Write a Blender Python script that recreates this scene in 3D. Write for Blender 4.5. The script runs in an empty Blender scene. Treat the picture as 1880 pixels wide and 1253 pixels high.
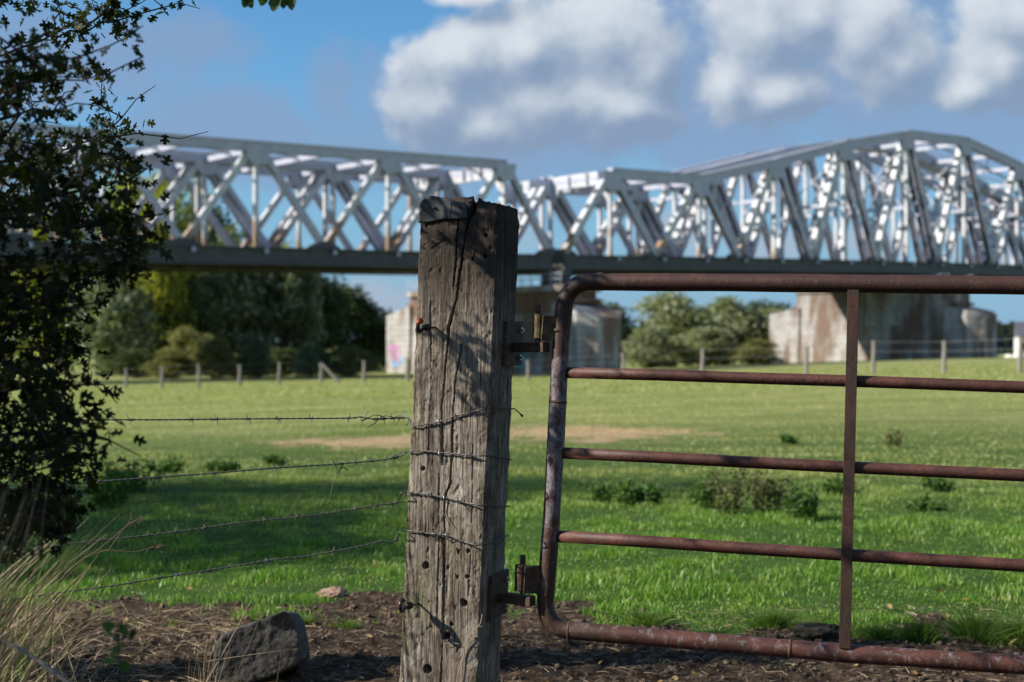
import bpy, math, random
import numpy as np
from mathutils import Vector, Matrix
R = math.radians
random.seed(7)
rng = np.random.default_rng(11)
C = bpy.context.scene
COL = C.collection

# ------------------------------------------------------------------ camera, world, sun, exposure
CAMZ = 1.2
F = 2611.0            # focal length in photo pixels (1880 wide)
cd = bpy.data.cameras.new('camera'); cam = bpy.data.objects.new('camera', cd); COL.objects.link(cam)
cam.location = (0, 0, CAMZ); cam.rotation_euler = (R(90), 0, 0)
cd.lens = 50.0; cd.sensor_width = 36.0; cd.clip_end = 6000; cd.clip_start = 0.05
cd.dof.use_dof = True; cd.dof.focus_distance = 4.05; cd.dof.aperture_fstop = 3.5; cd.dof.aperture_blades = 0
C.camera = cam
C.view_settings.view_transform = 'Standard'; C.view_settings.look = 'None'
C.view_settings.exposure = 0.55; C.view_settings.gamma = 1.0

SUN_AZ = Vector((-0.985, -0.17)).normalized()
SUN_EL = R(33)
sdir = Vector((SUN_AZ.x*math.cos(SUN_EL), SUN_AZ.y*math.cos(SUN_EL), math.sin(SUN_EL)))
sl = bpy.data.lights.new('sun', 'SUN'); so = bpy.data.objects.new('sun', sl); COL.objects.link(so)
sl.energy = 5.0; sl.angle = R(0.53); sl.color = (1.0, 0.93, 0.82)
so.rotation_euler = sdir.to_track_quat('Z', 'Y').to_euler(); so.location = (-20, -8, 20)

def at(x, y, Y):
    """photo pixel -> point at depth Y"""
    return Vector(((x-940.0)/F*Y, Y, CAMZ-(y-626.5)/F*Y))

w = bpy.data.worlds.new('World'); C.world = w; w.use_nodes = True
def build_world():
    nt = w.node_tree; N = nt.nodes; L = nt.links; N.clear()
    def nd(t, **k):
        n = N.new(t)
        for a, b in k.items(): setattr(n, a, b)
        return n
    def inp(n, i, v):
        if hasattr(v, 'is_linked') or hasattr(v, 'links'): L.new(v, n.inputs[i])
        else: n.inputs[i].default_value = v
    def M(op, a, b=None, c=None, clamp=False):
        n = nd('ShaderNodeMath', operation=op, use_clamp=clamp); inp(n, 0, a)
        if b is not None: inp(n, 1, b)
        if c is not None: inp(n, 2, c)
        return n.outputs[0]
    tc = nd('ShaderNodeTexCoord'); sx = nd('ShaderNodeSeparateXYZ'); L.new(tc.outputs['Generated'], sx.inputs[0])
    az = M('ARCTAN2', sx.outputs[0], sx.outputs[1]); el = M('ARCSINE', sx.outputs[2])
    cb = nd('ShaderNodeCombineXYZ'); L.new(az, cb.inputs[0]); L.new(el, cb.inputs[1])
    def noise(vec, scale, det=6, rough=.55):
        n = nd('ShaderNodeTexNoise'); n.inputs['Scale'].default_value = scale; n.inputs['Detail'].default_value = det
        n.inputs['Roughness'].default_value = rough; L.new(vec, n.inputs['Vector']); return n.outputs[0]
    def A(x, y):
        u = (x-940)/F; v = (626.5-y)/F; a = math.atan(u); return a, math.atan(v*math.cos(a))
    def field(vec, ells):
        s2 = nd('ShaderNodeSeparateXYZ'); L.new(vec, s2.inputs[0]); res = None
        for (x, y, rx, ry) in ells:
            a, e = A(x, y)
            dx = M('MULTIPLY', M('SUBTRACT', s2.outputs[0], a), F/rx); dy = M('MULTIPLY', M('SUBTRACT', s2.outputs[1], e), F/ry)
            d = M('SUBTRACT', 1.0, M('SQRT', M('ADD', M('MULTIPLY', dx, dx), M('MULTIPLY', dy, dy))))
            res = d if res is None else M('SMOOTH_MAX', res, d, 0.25)
        return res
    cum = [(850,110,130,100),(800,195,110,80),(960,85,140,110),(1100,70,160,105),(1200,120,110,120),(1010,190,270,95),(1150,200,150,80),(880,230,160,70),
           (1400,50,165,130),(1330,150,105,90),(1480,20,110,100),(1400,170,170,75),(1560,60,120,110),(1650,120,110,90),
           (1830,115,120,95),(1870,30,110,85),(1780,160,120,60),(850,-12,95,34),(2150,150,170,90),(-250,120,200,90)]
    soft = [(1150,240,620,120),(1640,110,260,160),(1680,225,420,120),(1300,90,340,140),(430,235,230,75),(600,180,60,80),(330,75,150,50),(120,120,260,90),(700,300,300,70)]
    low = [(620,560,260,60),(860,430,170,70),(1240,430,120,55),(1420,450,110,40),(1600,440,90,50),(300,520,250,60),(1850,470,90,40)]
    def dens(vec, det=9, rg=.62):
        n = noise(vec, 19, det, rg); n2 = noise(vec, 7, 2, .5)
        a = M('ADD', field(vec, cum), M('MULTIPLY', M('SUBTRACT', n, .5), 1.7))
        a = M('ADD', a, M('MULTIPLY', M('SUBTRACT', n2, .5), .9))
        return a
    d0 = dens(cb.outputs[0])
    off = nd('ShaderNodeVectorMath', operation='ADD'); L.new(cb.outputs[0], off.inputs[0]); off.inputs[1].default_value = (-34/F, 40/F, 0)
    d1 = dens(off.outputs[0], 3, .5); d0s = dens(cb.outputs[0], 3.5, .5)
    def smooth(v, lo, hi):
        n = nd('ShaderNodeMapRange', interpolation_type='SMOOTHSTEP'); L.new(v, n.inputs[0])
        n.inputs[1].default_value = lo; n.inputs[2].default_value = hi; return n.outputs[0]
    m = smooth(d0, -.06, .36)
    # bright where thinner towards the sun
    vt = M('MULTIPLY', M('SUBTRACT', el, math.atan((626.5-165)/F)), 4.5)
    lit = smooth(M('ADD', vt, M('ADD', M('SUBTRACT', d0s, d1), M('MULTIPLY', M('SUBTRACT', d0, d0s), .9))), -.50, .95)
    ns = noise(cb.outputs[0], 13, 6, .55)
    sfl = M('ADD', field(cb.outputs[0], soft), M('MULTIPLY', M('SUBTRACT', ns, .5), 3.2))
    ms = M('MULTIPLY', smooth(sfl, -.45, .60), .85)
    nl = noise(cb.outputs[0], 16, 6, .55)
    lfl = M('ADD', field(cb.outputs[0], low), M('MULTIPLY', M('SUBTRACT', nl, .5), 1.8))
    ml = M('MULTIPLY', smooth(lfl, .0, .7), .75)
    sky = nd('ShaderNodeTexSky', sky_type='NISHITA'); sky.sun_disc = False; sky.sun_elevation = SUN_EL
    sky.sun_rotation = math.atan2(SUN_AZ.x, SUN_AZ.y); sky.air_density = 1.0; sky.dust_density = 0.3; sky.ozone_density = 2.0
    tint = nd('ShaderNodeMix', data_type='RGBA', blend_type='MULTIPLY'); tint.inputs[0].default_value = 1
    L.new(sky.outputs[0], tint.inputs[6]); tint.inputs[7].default_value = (.44, .76, .95, 1)
    def mix(f, a, b):
        n = nd('ShaderNodeMix', data_type='RGBA'); inp(n, 0, f); inp(n, 6, a); inp(n, 7, b); return n.outputs[2]
    S = 1/0.15
    # pale blue air along the horizon, all round
    hz = smooth(M('ABSOLUTE', sx.outputs[2]), .22, -.02)
    base = mix(M('MULTIPLY', hz, .85), tint.outputs[2], (.24*S, .42*S, .65*S, 1))
    # broken cloud added outside the view to raise the ambient light
    aw = smooth(M('ADD', M('ABSOLUTE', az), M('MULTIPLY', M('MAXIMUM', el, 0.0), .9)), .55, .95)
    gn = noise(tc.outputs['Generated'], 3.2, 6, .55)
    gm = M('MULTIPLY', smooth(gn, .50, .62), M('MULTIPLY', aw, smooth(el, -.02, .05)))
    base = mix(M('MULTIPLY', gm, .9), base, (.55*S, .57*S, .62*S, 1))
    low_c = mix(ml, base, (.42*S, .50*S, .62*S, 1))
    softc = mix(ms, low_c, (.25*S, .37*S, .58*S, 1))
    cc = mix(lit, (.25*S, .35*S, .51*S, 1), (.70*S, .76*S, .83*S, 1))
    allc = mix(m, softc, cc)
    bg = nd('ShaderNodeBackground'); bg.inputs[1].default_value = 0.10; L.new(allc, bg.inputs[0])
    out = nd('ShaderNodeOutputWorld'); L.new(bg.outputs[0], out.inputs[0])
build_world()
C.cycles.max_bounces = 6; C.cycles.transparent_max_bounces = 4
C.cycles.use_denoising = True

# ------------------------------------------------------------------ helpers
class MB:
    def __init__(s): s.V = []; s.F = []; s.n = 0
    def add(s, v, f):
        n = s.n; s.V.extend([tuple(p) for p in v]); s.F.extend([tuple(i+n for i in q) for q in f]); s.n += len(v)
    def box(s, c, size, ax=None):
        c = Vector(c); a = ax or (Vector((1,0,0)), Vector((0,1,0)), Vector((0,0,1)))
        h = [x/2 for x in size]; v = []
        for i in (-1,1):
            for j in (-1,1):
                for k in (-1,1): v.append(c + a[0]*h[0]*i + a[1]*h[1]*j + a[2]*h[2]*k)
        s.add(v, [(0,1,3,2),(4,6,7,5),(0,4,5,1),(2,3,7,6),(0,2,6,4),(1,5,7,3)])
    def beam(s, p0, p1, wd, ht, side):
        """box from p0 to p1; wd measured along 'side', ht across"""
        p0 = Vector(p0); p1 = Vector(p1); d = (p1-p0); l = d.length; d.normalize()
        sd = Vector(side); sd = (sd - d*sd.dot(d)).normalized(); up = d.cross(sd).normalized()
        s.box((p0+p1)/2, (l, wd, ht), (d, sd, up))
    def prism(s, poly, n0, n1):
        """poly of Vectors; extruded between offset vectors n0 and n1"""
        k = len(poly); v = [p+n0 for p in poly] + [p+n1 for p in poly]
        f = [tuple(range(k)), tuple(range(2*k-1, k-1, -1))] + [(i, (i+1) % k + 0, (i+1) % k + k, i+k)[::-1] for i in range(k)]
        s.add(v, f)
    def tube(s, pts, r, seg=8, cap=True):
        pts = [Vector(p) for p in pts]; n = len(pts)
        rr = r if hasattr(r, '__len__') else [r]*n
        t = [(pts[min(i+1, n-1)] - pts[max(i-1, 0)]).normalized() for i in range(n)]
        a = t[0].orthogonal().normalized(); v = []; f = []
        for i in range(n):
            a = (a - t[i]*a.dot(t[i]));
            if a.length < 1e-6: a = t[i].orthogonal()
            a.normalize(); b = t[i].cross(a)
            for k in range(seg):
                an = 2*math.pi*k/seg; v.append(pts[i] + (a*math.cos(an) + b*math.sin(an))*rr[i])
        for i in range(n-1):
            for k in range(seg):
                k2 = (k+1) % seg; f.append((i*seg+k, i*seg+k2, (i+1)*seg+k2, (i+1)*seg+k))
        if cap: f.append(tuple(range(seg))[::-1]); f.append(tuple((n-1)*seg+k for k in range(seg)))
        s.add(v, f)
    def build(s, name, mat, parent=None, smooth=False, bevel=0):
        me = bpy.data.meshes.new(name); me.from_pydata(s.V, [], s.F); me.update()
        if smooth: me.polygons.foreach_set('use_smooth', [True]*len(me.polygons))
        o = bpy.data.objects.new(name, me); COL.objects.link(o); me.materials.append(mat)
        if parent: setpar(o, parent)
        if bevel:
            b = o.modifiers.new('bevel', 'BEVEL'); b.width = bevel; b.segments = 2; b.limit_method = 'ANGLE'
        return o
def setpar(o, p):
    """children are built in world coordinates"""
    o.parent = p
    m = Matrix.Identity(4); q = p
    while q is not None:
        m = Matrix.Translation(q.location) @ q.rotation_euler.to_matrix().to_4x4() @ m; q = None if q.parent is None else q.parent
        if q is not None and q.location.length == 0 and q.parent is None: pass
    o.matrix_parent_inverse = Matrix.Identity(4)
    o.location = -worldloc(p)
def worldloc(o):
    v = Vector(o.location); q = o.parent
    while q is not None: v = v + Vector(q.location); q = q.parent
    return v
def npmesh(name, V, Fc, mat, parent=None, smooth=False):
    V = np.ascontiguousarray(V, dtype=np.float32); Fc = np.ascontiguousarray(Fc, dtype=np.int32)
    me = bpy.data.meshes.new(name); nf, k = Fc.shape
    me.vertices.add(len(V)); me.vertices.foreach_set('co', V.ravel())
    me.loops.add(nf*k); me.loops.foreach_set('vertex_index', Fc.ravel())
    me.polygons.add(nf); me.polygons.foreach_set('loop_start', np.arange(0, nf*k, k, dtype=np.int32))
    if smooth: me.polygons.foreach_set('use_smooth', np.ones(nf, dtype=bool))
    me.update(calc_edges=True); me.materials.append(mat)
    o = bpy.data.objects.new(name, me); COL.objects.link(o)
    if parent: setpar(o, parent)
    return o
def tag(o, label=None, cat=None, group=None, kind=None):
    if label: o['label'] = label
    if cat: o['category'] = cat
    if group: o['group'] = group
    if kind: o['kind'] = kind
    return o
def empty(name, loc=(0,0,0)):
    o = bpy.data.objects.new(name, None); COL.objects.link(o); o.location = loc; o.empty_display_size = .2; return o
def copy_tree(o, parent=None):
    c = o.copy(); COL.objects.link(c)
    if parent: c.parent = parent
    for ch in list(o.children): copy_tree(ch, c)
    return c
def hash3(i, j, k):
    n = (i.astype(np.int64)*374761393 + j.astype(np.int64)*668265263 + k.astype(np.int64)*2147483647) & 0xffffffff
    n = ((n ^ (n >> 13))*1274126177) & 0xffffffff; n = (n ^ (n >> 16)) & 0xffffffff
    n = (n*2246822519) & 0xffffffff; n ^= n >> 15
    return n/4294967295.0
def vnoise(x, y, z=0.0):
    x = np.asarray(x, float); y = np.asarray(y, float)+0*x; z = np.asarray(z, float)+0*x
    i = np.floor(x).astype(np.int64); j = np.floor(y).astype(np.int64); k = np.floor(z).astype(np.int64)
    u = x-i; v = y-j; t = z-k; u = u*u*(3-2*u); v = v*v*(3-2*v); t = t*t*(3-2*t)
    r = 0
    for a in (0,1):
        for b in (0,1):
            for c in (0,1):
                r = r + hash3(i+a, j+b, k+c)*(u if a else 1-u)*(v if b else 1-v)*(t if c else 1-t)
    return r
def fbm(x, y, z=0.0, o=4):
    r = 0; a = .5; s = 0
    for q in range(o):
        r = r + a*vnoise(np.asarray(x)*2**q+17*q, np.asarray(y)*2**q+5*q, np.asarray(z)*2**q+3*q); s += a; a *= .5
    return r/s
def sstep(a, b, x): t = np.clip((x-a)/(b-a), 0, 1); return t*t*(3-2*t)
def rand_rot(n, nz_bias=None):
    """random rotation matrices; columns = x,y,z axes; optional bias for the z axis"""
    z = rng.normal(size=(n,3))
    z /= np.linalg.norm(z, axis=1)[:,None]
    if nz_bias is not None: z = z + np.asarray(nz_bias)
    z /= np.linalg.norm(z, axis=1)[:,None]
    x = rng.normal(size=(n,3)); x -= z*(x*z).sum(1)[:,None]; x /= np.linalg.norm(x, axis=1)[:,None]
    y = np.cross(z, x); return np.stack([x,y,z], axis=2)
def scatter(T, Tf, P, Rm, S):
    T = np.asarray(T, float); Tf = np.asarray(Tf); n = len(P); m = len(T)
    V = np.einsum('nij,mj->nmi', Rm, T)*np.asarray(S).reshape(n,1,1) + np.asarray(P)[:,None,:]
    Fc = Tf[None,:,:] + (np.arange(n)*m)[:,None,None]
    return V.reshape(-1,3), Fc.reshape(-1, Tf.shape[1])

# ------------------------------------------------------------------ materials
def mat(name):
    m = bpy.data.materials.new(name); m.use_nodes = True; nt = m.node_tree
    b = nt.nodes['Principled BSDF']; return m, nt, b
def ramp(nt, src, stops, interp='LINEAR'):
    r = nt.nodes.new('ShaderNodeValToRGB'); r.color_ramp.interpolation = interp; e = r.color_ramp.elements
    while len(e) > 1: e.remove(e[0])
    e[0].position = stops[0][0]; e[0].color = (*stops[0][1], 1)
    for p, c in stops[1:]:
        q = e.new(p); q.color = (*c, 1)
    nt.links.new(src, r.inputs[0]); return r.outputs[0]
def nz(nt, vec, scale, det=4, rough=.55, dim='3D'):
    n = nt.nodes.new('ShaderNodeTexNoise'); n.inputs['Scale'].default_value = scale; n.inputs['Detail'].default_value = det
    n.inputs['Roughness'].default_value = rough
    if vec is not None: nt.links.new(vec, n.inputs['Vector'])
    return n.outputs[0]
def mapping(nt, src, sc=(1,1,1), loc=(0,0,0)):
    m = nt.nodes.new('ShaderNodeMapping'); m.inputs['Scale'].default_value = sc; m.inputs['Location'].default_value = loc
    nt.links.new(src, m.inputs[0]); return m.outputs[0]
def mixc(nt, f, a, b, mode='MIX'):
    n = nt.nodes.new('ShaderNodeMix'); n.data_type = 'RGBA'; n.blend_type = mode
    for i, v in ((0,f),(6,a),(7,b)):
        if hasattr(v, 'links'): nt.links.new(v, n.inputs[i])
        elif i == 0: n.inputs[0].default_value = v
        else: n.inputs[i].default_value = (*v, 1)
    return n.outputs[2]
def mth(nt, op, a, b=None, clamp=False):
    n = nt.nodes.new('ShaderNodeMath'); n.operation = op; n.use_clamp = clamp
    for i, v in ((0,a),(1,b)):
        if v is None: continue
        if hasattr(v, 'links'): nt.links.new(v, n.inputs[i])
        else: n.inputs[i].default_value = v
    return n.outputs[0]
def mrange(nt, v, a, b, c=0., d=1., sm=True):
    n = nt.nodes.new('ShaderNodeMapRange'); n.interpolation_type = 'SMOOTHSTEP' if sm else 'LINEAR'
    nt.links.new(v, n.inputs[0]); n.inputs[1].default_value = a; n.inputs[2].default_value = b
    n.inputs[3].default_value = c; n.inputs[4].default_value = d; return n.outputs[0]
def coords(nt, which='Object'):
    t = nt.nodes.new('ShaderNodeTexCoord'); return t.outputs[which]
def sep(nt, v):
    s = nt.nodes.new('ShaderNodeSeparateXYZ'); nt.links.new(v, s.inputs[0]); return s.outputs
def bump(nt, b, h, strength=.5, dist=.01):
    n = nt.nodes.new('ShaderNodeBump'); n.inputs['Strength'].default_value = strength; n.inputs['Distance'].default_value = dist
    nt.links.new(h, n.inputs['Height']); nt.links.new(n.outputs[0], b.inputs['Normal'])
def leaf_mat(name, c_dark, c_mid, c_light, trans=.35, rough=.5, pscale=.6, spec=.3, tcol=None, white=0.5):
    m, nt, b = mat(name)
    g = nt.nodes.new('ShaderNodeNewGeometry'); n = nz(nt, g.outputs['Position'], pscale, 3, .6)
    mixv = mth(nt, 'ADD', mth(nt, 'MULTIPLY', n, .9), mth(nt, 'MULTIPLY', g.outputs['Random Per Island'], white))
    c = ramp(nt, mixv, [(.30, c_dark), (.62, c_mid), (1.0, c_light)])
    nt.links.new(c, b.inputs['Base Color']); b.inputs['Roughness'].default_value = rough; b.inputs['Specular IOR Level'].default_value = spec
    t = nt.nodes.new('ShaderNodeBsdfTranslucent'); mx = nt.nodes.new('ShaderNodeMixShader'); mx.inputs[0].default_value = trans
    tc = mixc(nt, 1.0, c, tcol or (1.5, 1.7, .6), 'MULTIPLY'); nt.links.new(tc, t.inputs[0])
    nt.links.new(b.outputs[0], mx.inputs[1]); nt.links.new(t.outputs[0], mx.inputs[2])
    nt.links.new(mx.outputs[0], nt.nodes['Material Output'].inputs[0]); return m
def plain(name, col, rough=.6, metal=0, var=.25, scale=20, bmp=0.0, spec=.5):
    m, nt, b = mat(name); o = coords(nt); n = nz(nt, o, scale, 5, .6)
    lo = tuple(x*(1-var) for x in col); hi = tuple(min(1, x*(1+var)) for x in col)
    nt.links.new(ramp(nt, n, [(.3, lo), (.7, hi)]), b.inputs['Base Color'])
    b.inputs['Roughness'].default_value = rough; b.inputs['Metallic'].default_value = metal; b.inputs['Specular IOR Level'].default_value = spec
    if bmp: bump(nt, b, n, .6, bmp)
    return m

def straw_patch(nt, s, P):
    def patch(cx, cy, rx, ry):
        dx = mth(nt, 'DIVIDE', mth(nt, 'SUBTRACT', s[0], cx), rx); dy = mth(nt, 'DIVIDE', mth(nt, 'SUBTRACT', s[1], cy), ry)
        return mth(nt, 'SUBTRACT', 1.0, mth(nt, 'SQRT', mth(nt, 'ADD', mth(nt, 'MULTIPLY', dx, dx), mth(nt, 'MULTIPLY', dy, dy))))
    pm = mth(nt, 'MAXIMUM', patch(-1.75, 17.7, 1.2, 1.3), patch(.9, 19.3, 1.9, 1.9))
    pm = mth(nt, 'ADD', pm, mth(nt, 'MULTIPLY', mth(nt, 'SUBTRACT', nz(nt, P, 1.6, 5, .65), .5), 3.2))
    return pm
# ground material -------------------------------------------------------------
def ground_material():
    m, nt, b = mat('ground'); g = nt.nodes.new('ShaderNodeNewGeometry'); P = g.outputs['Position']; s = sep(nt, P)
    n1 = nz(nt, P, .55, 4, .6); n2 = nz(nt, P, 6.0, 6, .6); n3 = nz(nt, P, 60, 5, .65)
    flat = mapping(nt, P, (.35, 1.0, 1)); n4 = nz(nt, flat, .9, 5, .65)
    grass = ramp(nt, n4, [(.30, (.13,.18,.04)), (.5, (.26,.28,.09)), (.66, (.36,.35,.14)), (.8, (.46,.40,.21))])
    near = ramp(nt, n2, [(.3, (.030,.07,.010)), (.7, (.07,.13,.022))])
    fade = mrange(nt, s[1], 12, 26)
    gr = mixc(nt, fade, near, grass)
    gr = mixc(nt, mrange(nt, n3, .35, .75, 0, .5), gr, mixc(nt, .5, gr, (.03,.055,.01)))
    # dry straw patches, two lying places of their own
    pm = straw_patch(nt, s, P)
    gr = mixc(nt, mrange(nt, pm, -.05, .55, 0, .75), gr, ramp(nt, n2, [(.3, (.40,.25,.15)), (.7, (.62,.42,.27))]))
    soil = ramp(nt, nz(nt, P, 26, 8, .7), [(.32, (.012,.008,.005)), (.48, (.050,.033,.022)), (.60, (.125,.086,.058)), (.76, (.33,.25,.18))])
    att = nt.nodes.new('ShaderNodeAttribute'); att.attribute_name = 'soil'
    sm = mth(nt, 'ADD', att.outputs['Fac'], mth(nt, 'MULTIPLY', mth(nt, 'SUBTRACT', n2, .5), .7))
    c = mixc(nt, mrange(nt, sm, .35, .65), gr, soil)
    nt.links.new(c, b.inputs['Base Color']); b.inputs['Roughness'].default_value = .95; b.inputs['Specular IOR Level'].default_value = .15
    hh = mth(nt, 'ADD', mth(nt, 'MULTIPLY', nz(nt, P, 45, 6, .7), 1.0), mth(nt, 'MULTIPLY', n2, 1.2))
    bump(nt, b, hh, .9, .03)
    return m

def wood_material():
    m, nt, b = mat('weathered_oak'); o = coords(nt); s = sep(nt, o)
    st = mapping(nt, o, (1, 1, .035)); grain = nz(nt, st, 210, 6, .7)
    st2 = mapping(nt, o, (1, 1, .10)); g2 = nz(nt, st2, 60, 5, .6)
    blot = nz(nt, o, 9, 5, .62); chip = nz(nt, mapping(nt, o, (1,1,.6)), 85, 5, .62)
    v = mth(nt, 'ADD', mth(nt, 'MULTIPLY', grain, .45), mth(nt, 'ADD', mth(nt, 'MULTIPLY', g2, .3), mth(nt, 'MULTIPLY', blot, .25)))
    c = ramp(nt, v, [(.38, (.026,.018,.012)), (.44, (.11,.085,.062)), (.52, (.27,.228,.18)), (.64, (.53,.475,.395))])
    # dark head: weather stain, deepened with leaf shade put into the colour
    top = mrange(nt, mth(nt, 'ADD', s[2], mth(nt, 'MULTIPLY', blot, .45)), 1.38, 1.70)
    c = mixc(nt, mth(nt, 'MULTIPLY', top, .94), c, mixc(nt, grain, (.012,.008,.006), (.06,.045,.035)))
    # green algae, lower part and left edge
    alg = mth(nt, 'MULTIPLY', mrange(nt, nz(nt, mapping(nt, o, (1,1,.22), (3,1,0)), 15, 4, .6), .5, .68), mrange(nt, s[2], 1.25, .35))
    c = mixc(nt, mth(nt, 'MULTIPLY', alg, .55), c, (.10,.105,.025))
    c = mixc(nt, mth(nt, 'MULTIPLY', mrange(nt, chip, .52, .68), .6), c, (.045,.03,.02))
    c = mixc(nt, mrange(nt, nz(nt, mapping(nt, o, (1,1,.3), (1,4,2)), 7, 5, .6), .50, .66, 0, .3), c, (.06,.045,.032))
    nt.links.new(c, b.inputs['Base Color']); b.inputs['Roughness'].default_value = .85; b.inputs['Specular IOR Level'].default_value = .25
    h = mth(nt, 'ADD', mth(nt, 'MULTIPLY', grain, .55), mth(nt, 'MULTIPLY', chip, .45)); bump(nt, b, h, 1.0, .008)
    return m

def gate_paint(name, mode):
    m, nt, b = mat(name); o = coords(nt); s = sep(nt, o)
    big = nz(nt, o, 14, 6, .65); fine = nz(nt, o, 120, 6, .7); mid = nz(nt, mapping(nt, o, (1,1,.5)), 40, 5, .65)
    red = ramp(nt, mth(nt, 'ADD', mth(nt,'MULTIPLY',big,.6), mth(nt,'MULTIPLY',fine,.4)), [(.3,(.028,.013,.010)), (.5,(.075,.026,.017)), (.66,(.145,.054,.036)), (.85,(.22,.10,.07))])
    pale = ramp(nt, fine, [(.3,(.15,.135,.15)), (.7,(.33,.31,.345))])
    brown = ramp(nt, mid, [(.3,(.025,.015,.010)), (.6,(.075,.042,.027)), (.8,(.18,.085,.04))])
    if mode == 'frame':
        # object origin = gate root (foot of hinge stile); x along the gate, z up
        onstile = mrange(nt, s[0], .05, .12, 1, 0)
        cz = mrange(nt, s[2], .55, .68); czt = mrange(nt, s[2], 1.24, 1.10)
        pal_s = mth(nt, 'MULTIPLY', onstile, mth(nt, 'MULTIPLY', cz, czt))
        thr = mth(nt, 'ADD', mth(nt, 'MULTIPLY', pal_s, .17), mth(nt, 'MULTIPLY', mid, 1.0))
        low = mth(nt, 'MULTIPLY', mrange(nt, s[2], .40, .30), mrange(nt, s[0], .2, .5))
        thr = mth(nt, 'ADD', mth(nt, 'SUBTRACT', thr, mth(nt, 'MULTIPLY', mrange(nt, s[2], 1.2, 1.3), .08)), mth(nt, 'MULTIPLY', low, .035))
        pm = mrange(nt, mth(nt, 'ADD', thr, mth(nt, 'MULTIPLY', mth(nt,'SUBTRACT',fine,.5), .28)), .53, .78, 0, .8)
        rustm = mth(nt, 'MULTIPLY', mrange(nt, s[0], .10, .2, 1, 0), mth(nt, 'SUBTRACT', 1.0, pal_s))
        base = mixc(nt, mth(nt, 'MULTIPLY', rustm, .8), red, brown)
        topd = mth(nt, 'MULTIPLY', mrange(nt, s[2], 1.2, 1.3), .5)
        base = mixc(nt, topd, base, (.03,.018,.014))
        c = mixc(nt, pm, base, pale)
    elif mode == 'bar':
        pm = mrange(nt, mth(nt, 'ADD', mth(nt, 'MULTIPLY', mid, .6), mth(nt, 'MULTIPLY', fine, .4)), .66, .74)
        c = mixc(nt, mth(nt, 'MULTIPLY', pm, .6), red, pale)
    else:
        c = mixc(nt, mrange(nt, big, .42, .6), brown, red)
        c = mixc(nt, .45, c, (.03,.02,.015))
    nt.links.new(c, b.inputs['Base Color']); b.inputs['Roughness'].default_value = .55; b.inputs['Specular IOR Level'].default_value = .45
    bump(nt, b, mth(nt, 'ADD', fine, mid), .55, .003)
    return m
def rust_material(name='rusty_iron', moss=0.0):
    m, nt, b = mat(name); o = coords(nt); n = nz(nt, o, 70, 6, .7); big = nz(nt, o, 22, 3, .5)
    c = ramp(nt, n, [(.3,(.03,.018,.012)), (.5,(.075,.04,.026)), (.7,(.15,.075,.045))])
    if moss: c = mixc(nt, mrange(nt, big, .42, .55, 0, moss), c, (.16,.14,.035))
    nt.links.new(c, b.inputs['Base Color']); b.inputs['Roughness'].default_value = .8
    bump(nt, b, n, .6, .003); return m
def bridge_paint(name, lo, hi, rust=.5, zr=(8.5, 13)):
    m, nt, b = mat(name); g = nt.nodes.new('ShaderNodeNewGeometry'); P = g.outputs['Position']; s = sep(nt, P)
    n = nz(nt, P, 1.3, 4, .6)
    c = ramp(nt, n, [(.3, lo), (.7, hi)])
    if rust:
        r = mth(nt, 'ADD', nz(nt, mapping(nt, P, (1,1,.35)), .9, 4, .6), mrange(nt, s[2], zr[1], zr[0], 0, .28))
        c = mixc(nt, mth(nt, 'MULTIPLY', mrange(nt, r, .55, .78), rust), c, (.26,.155,.075))
    nt.links.new(c, b.inputs['Base Color']); b.inputs['Roughness'].default_value = .5; b.inputs['Specular IOR Level'].default_value = .5
    return m
def masonry(name, brick=False):
    m, nt, b = mat(name); o = coords(nt); s = sep(nt, o)
    cb = nt.nodes.new('ShaderNodeCombineXYZ'); nt.links.new(s[1], cb.inputs[0]); nt.links.new(s[2], cb.inputs[1])
    cx = nt.nodes.new('ShaderNodeCombineXYZ'); nt.links.new(mth(nt,'ADD',s[0],s[1]), cx.inputs[0]); nt.links.new(s[2], cx.inputs[1])
    bt = nt.nodes.new('ShaderNodeTexBrick'); nt.links.new(cx.outputs[0], bt.inputs['Vector'])
    if brick:
        bt.inputs['Scale'].default_value = 1; bt.inputs['Brick Width'].default_value = .5; bt.inputs['Row Height'].default_value = .16; bt.inputs['Mortar Size'].default_value = .02
        bt.inputs['Color1'].default_value = (.17,.08,.055,1); bt.inputs['Color2'].default_value = (.25,.125,.085,1); bt.inputs['Mortar'].default_value = (.3,.25,.2,1)
    else:
        bt.inputs['Scale'].default_value = 1; bt.inputs['Brick Width'].default_value = 1.3; bt.inputs['Row Height'].default_value = .55; bt.inputs['Mortar Size'].default_value = .035
        bt.inputs['Color1'].default_value = (.36,.345,.33,1); bt.inputs['Color2'].default_value = (.47,.46,.45,1); bt.inputs['Mortar'].default_value = (.24,.22,.20,1)
    st = nz(nt, mapping(nt, o, (1, .55, .12)), .8, 5, .6)
    c = mixc(nt, mrange(nt, st, .42, .58, 0, .85), bt.outputs[0], (.15,.085,.05))
    blo = nz(nt, o, .7, 5, .65); c = mixc(nt, mrange(nt, blo, .45, .75, 0, .35), c, (.20,.19,.185))
    nt.links.new(c, b.inputs['Base Color']); b.inputs['Roughness'].default_value = .9; b.inputs['Specular IOR Level'].default_value = .2
    bump(nt, b, bt.outputs['Fac'], .4, -.03); return m

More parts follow.
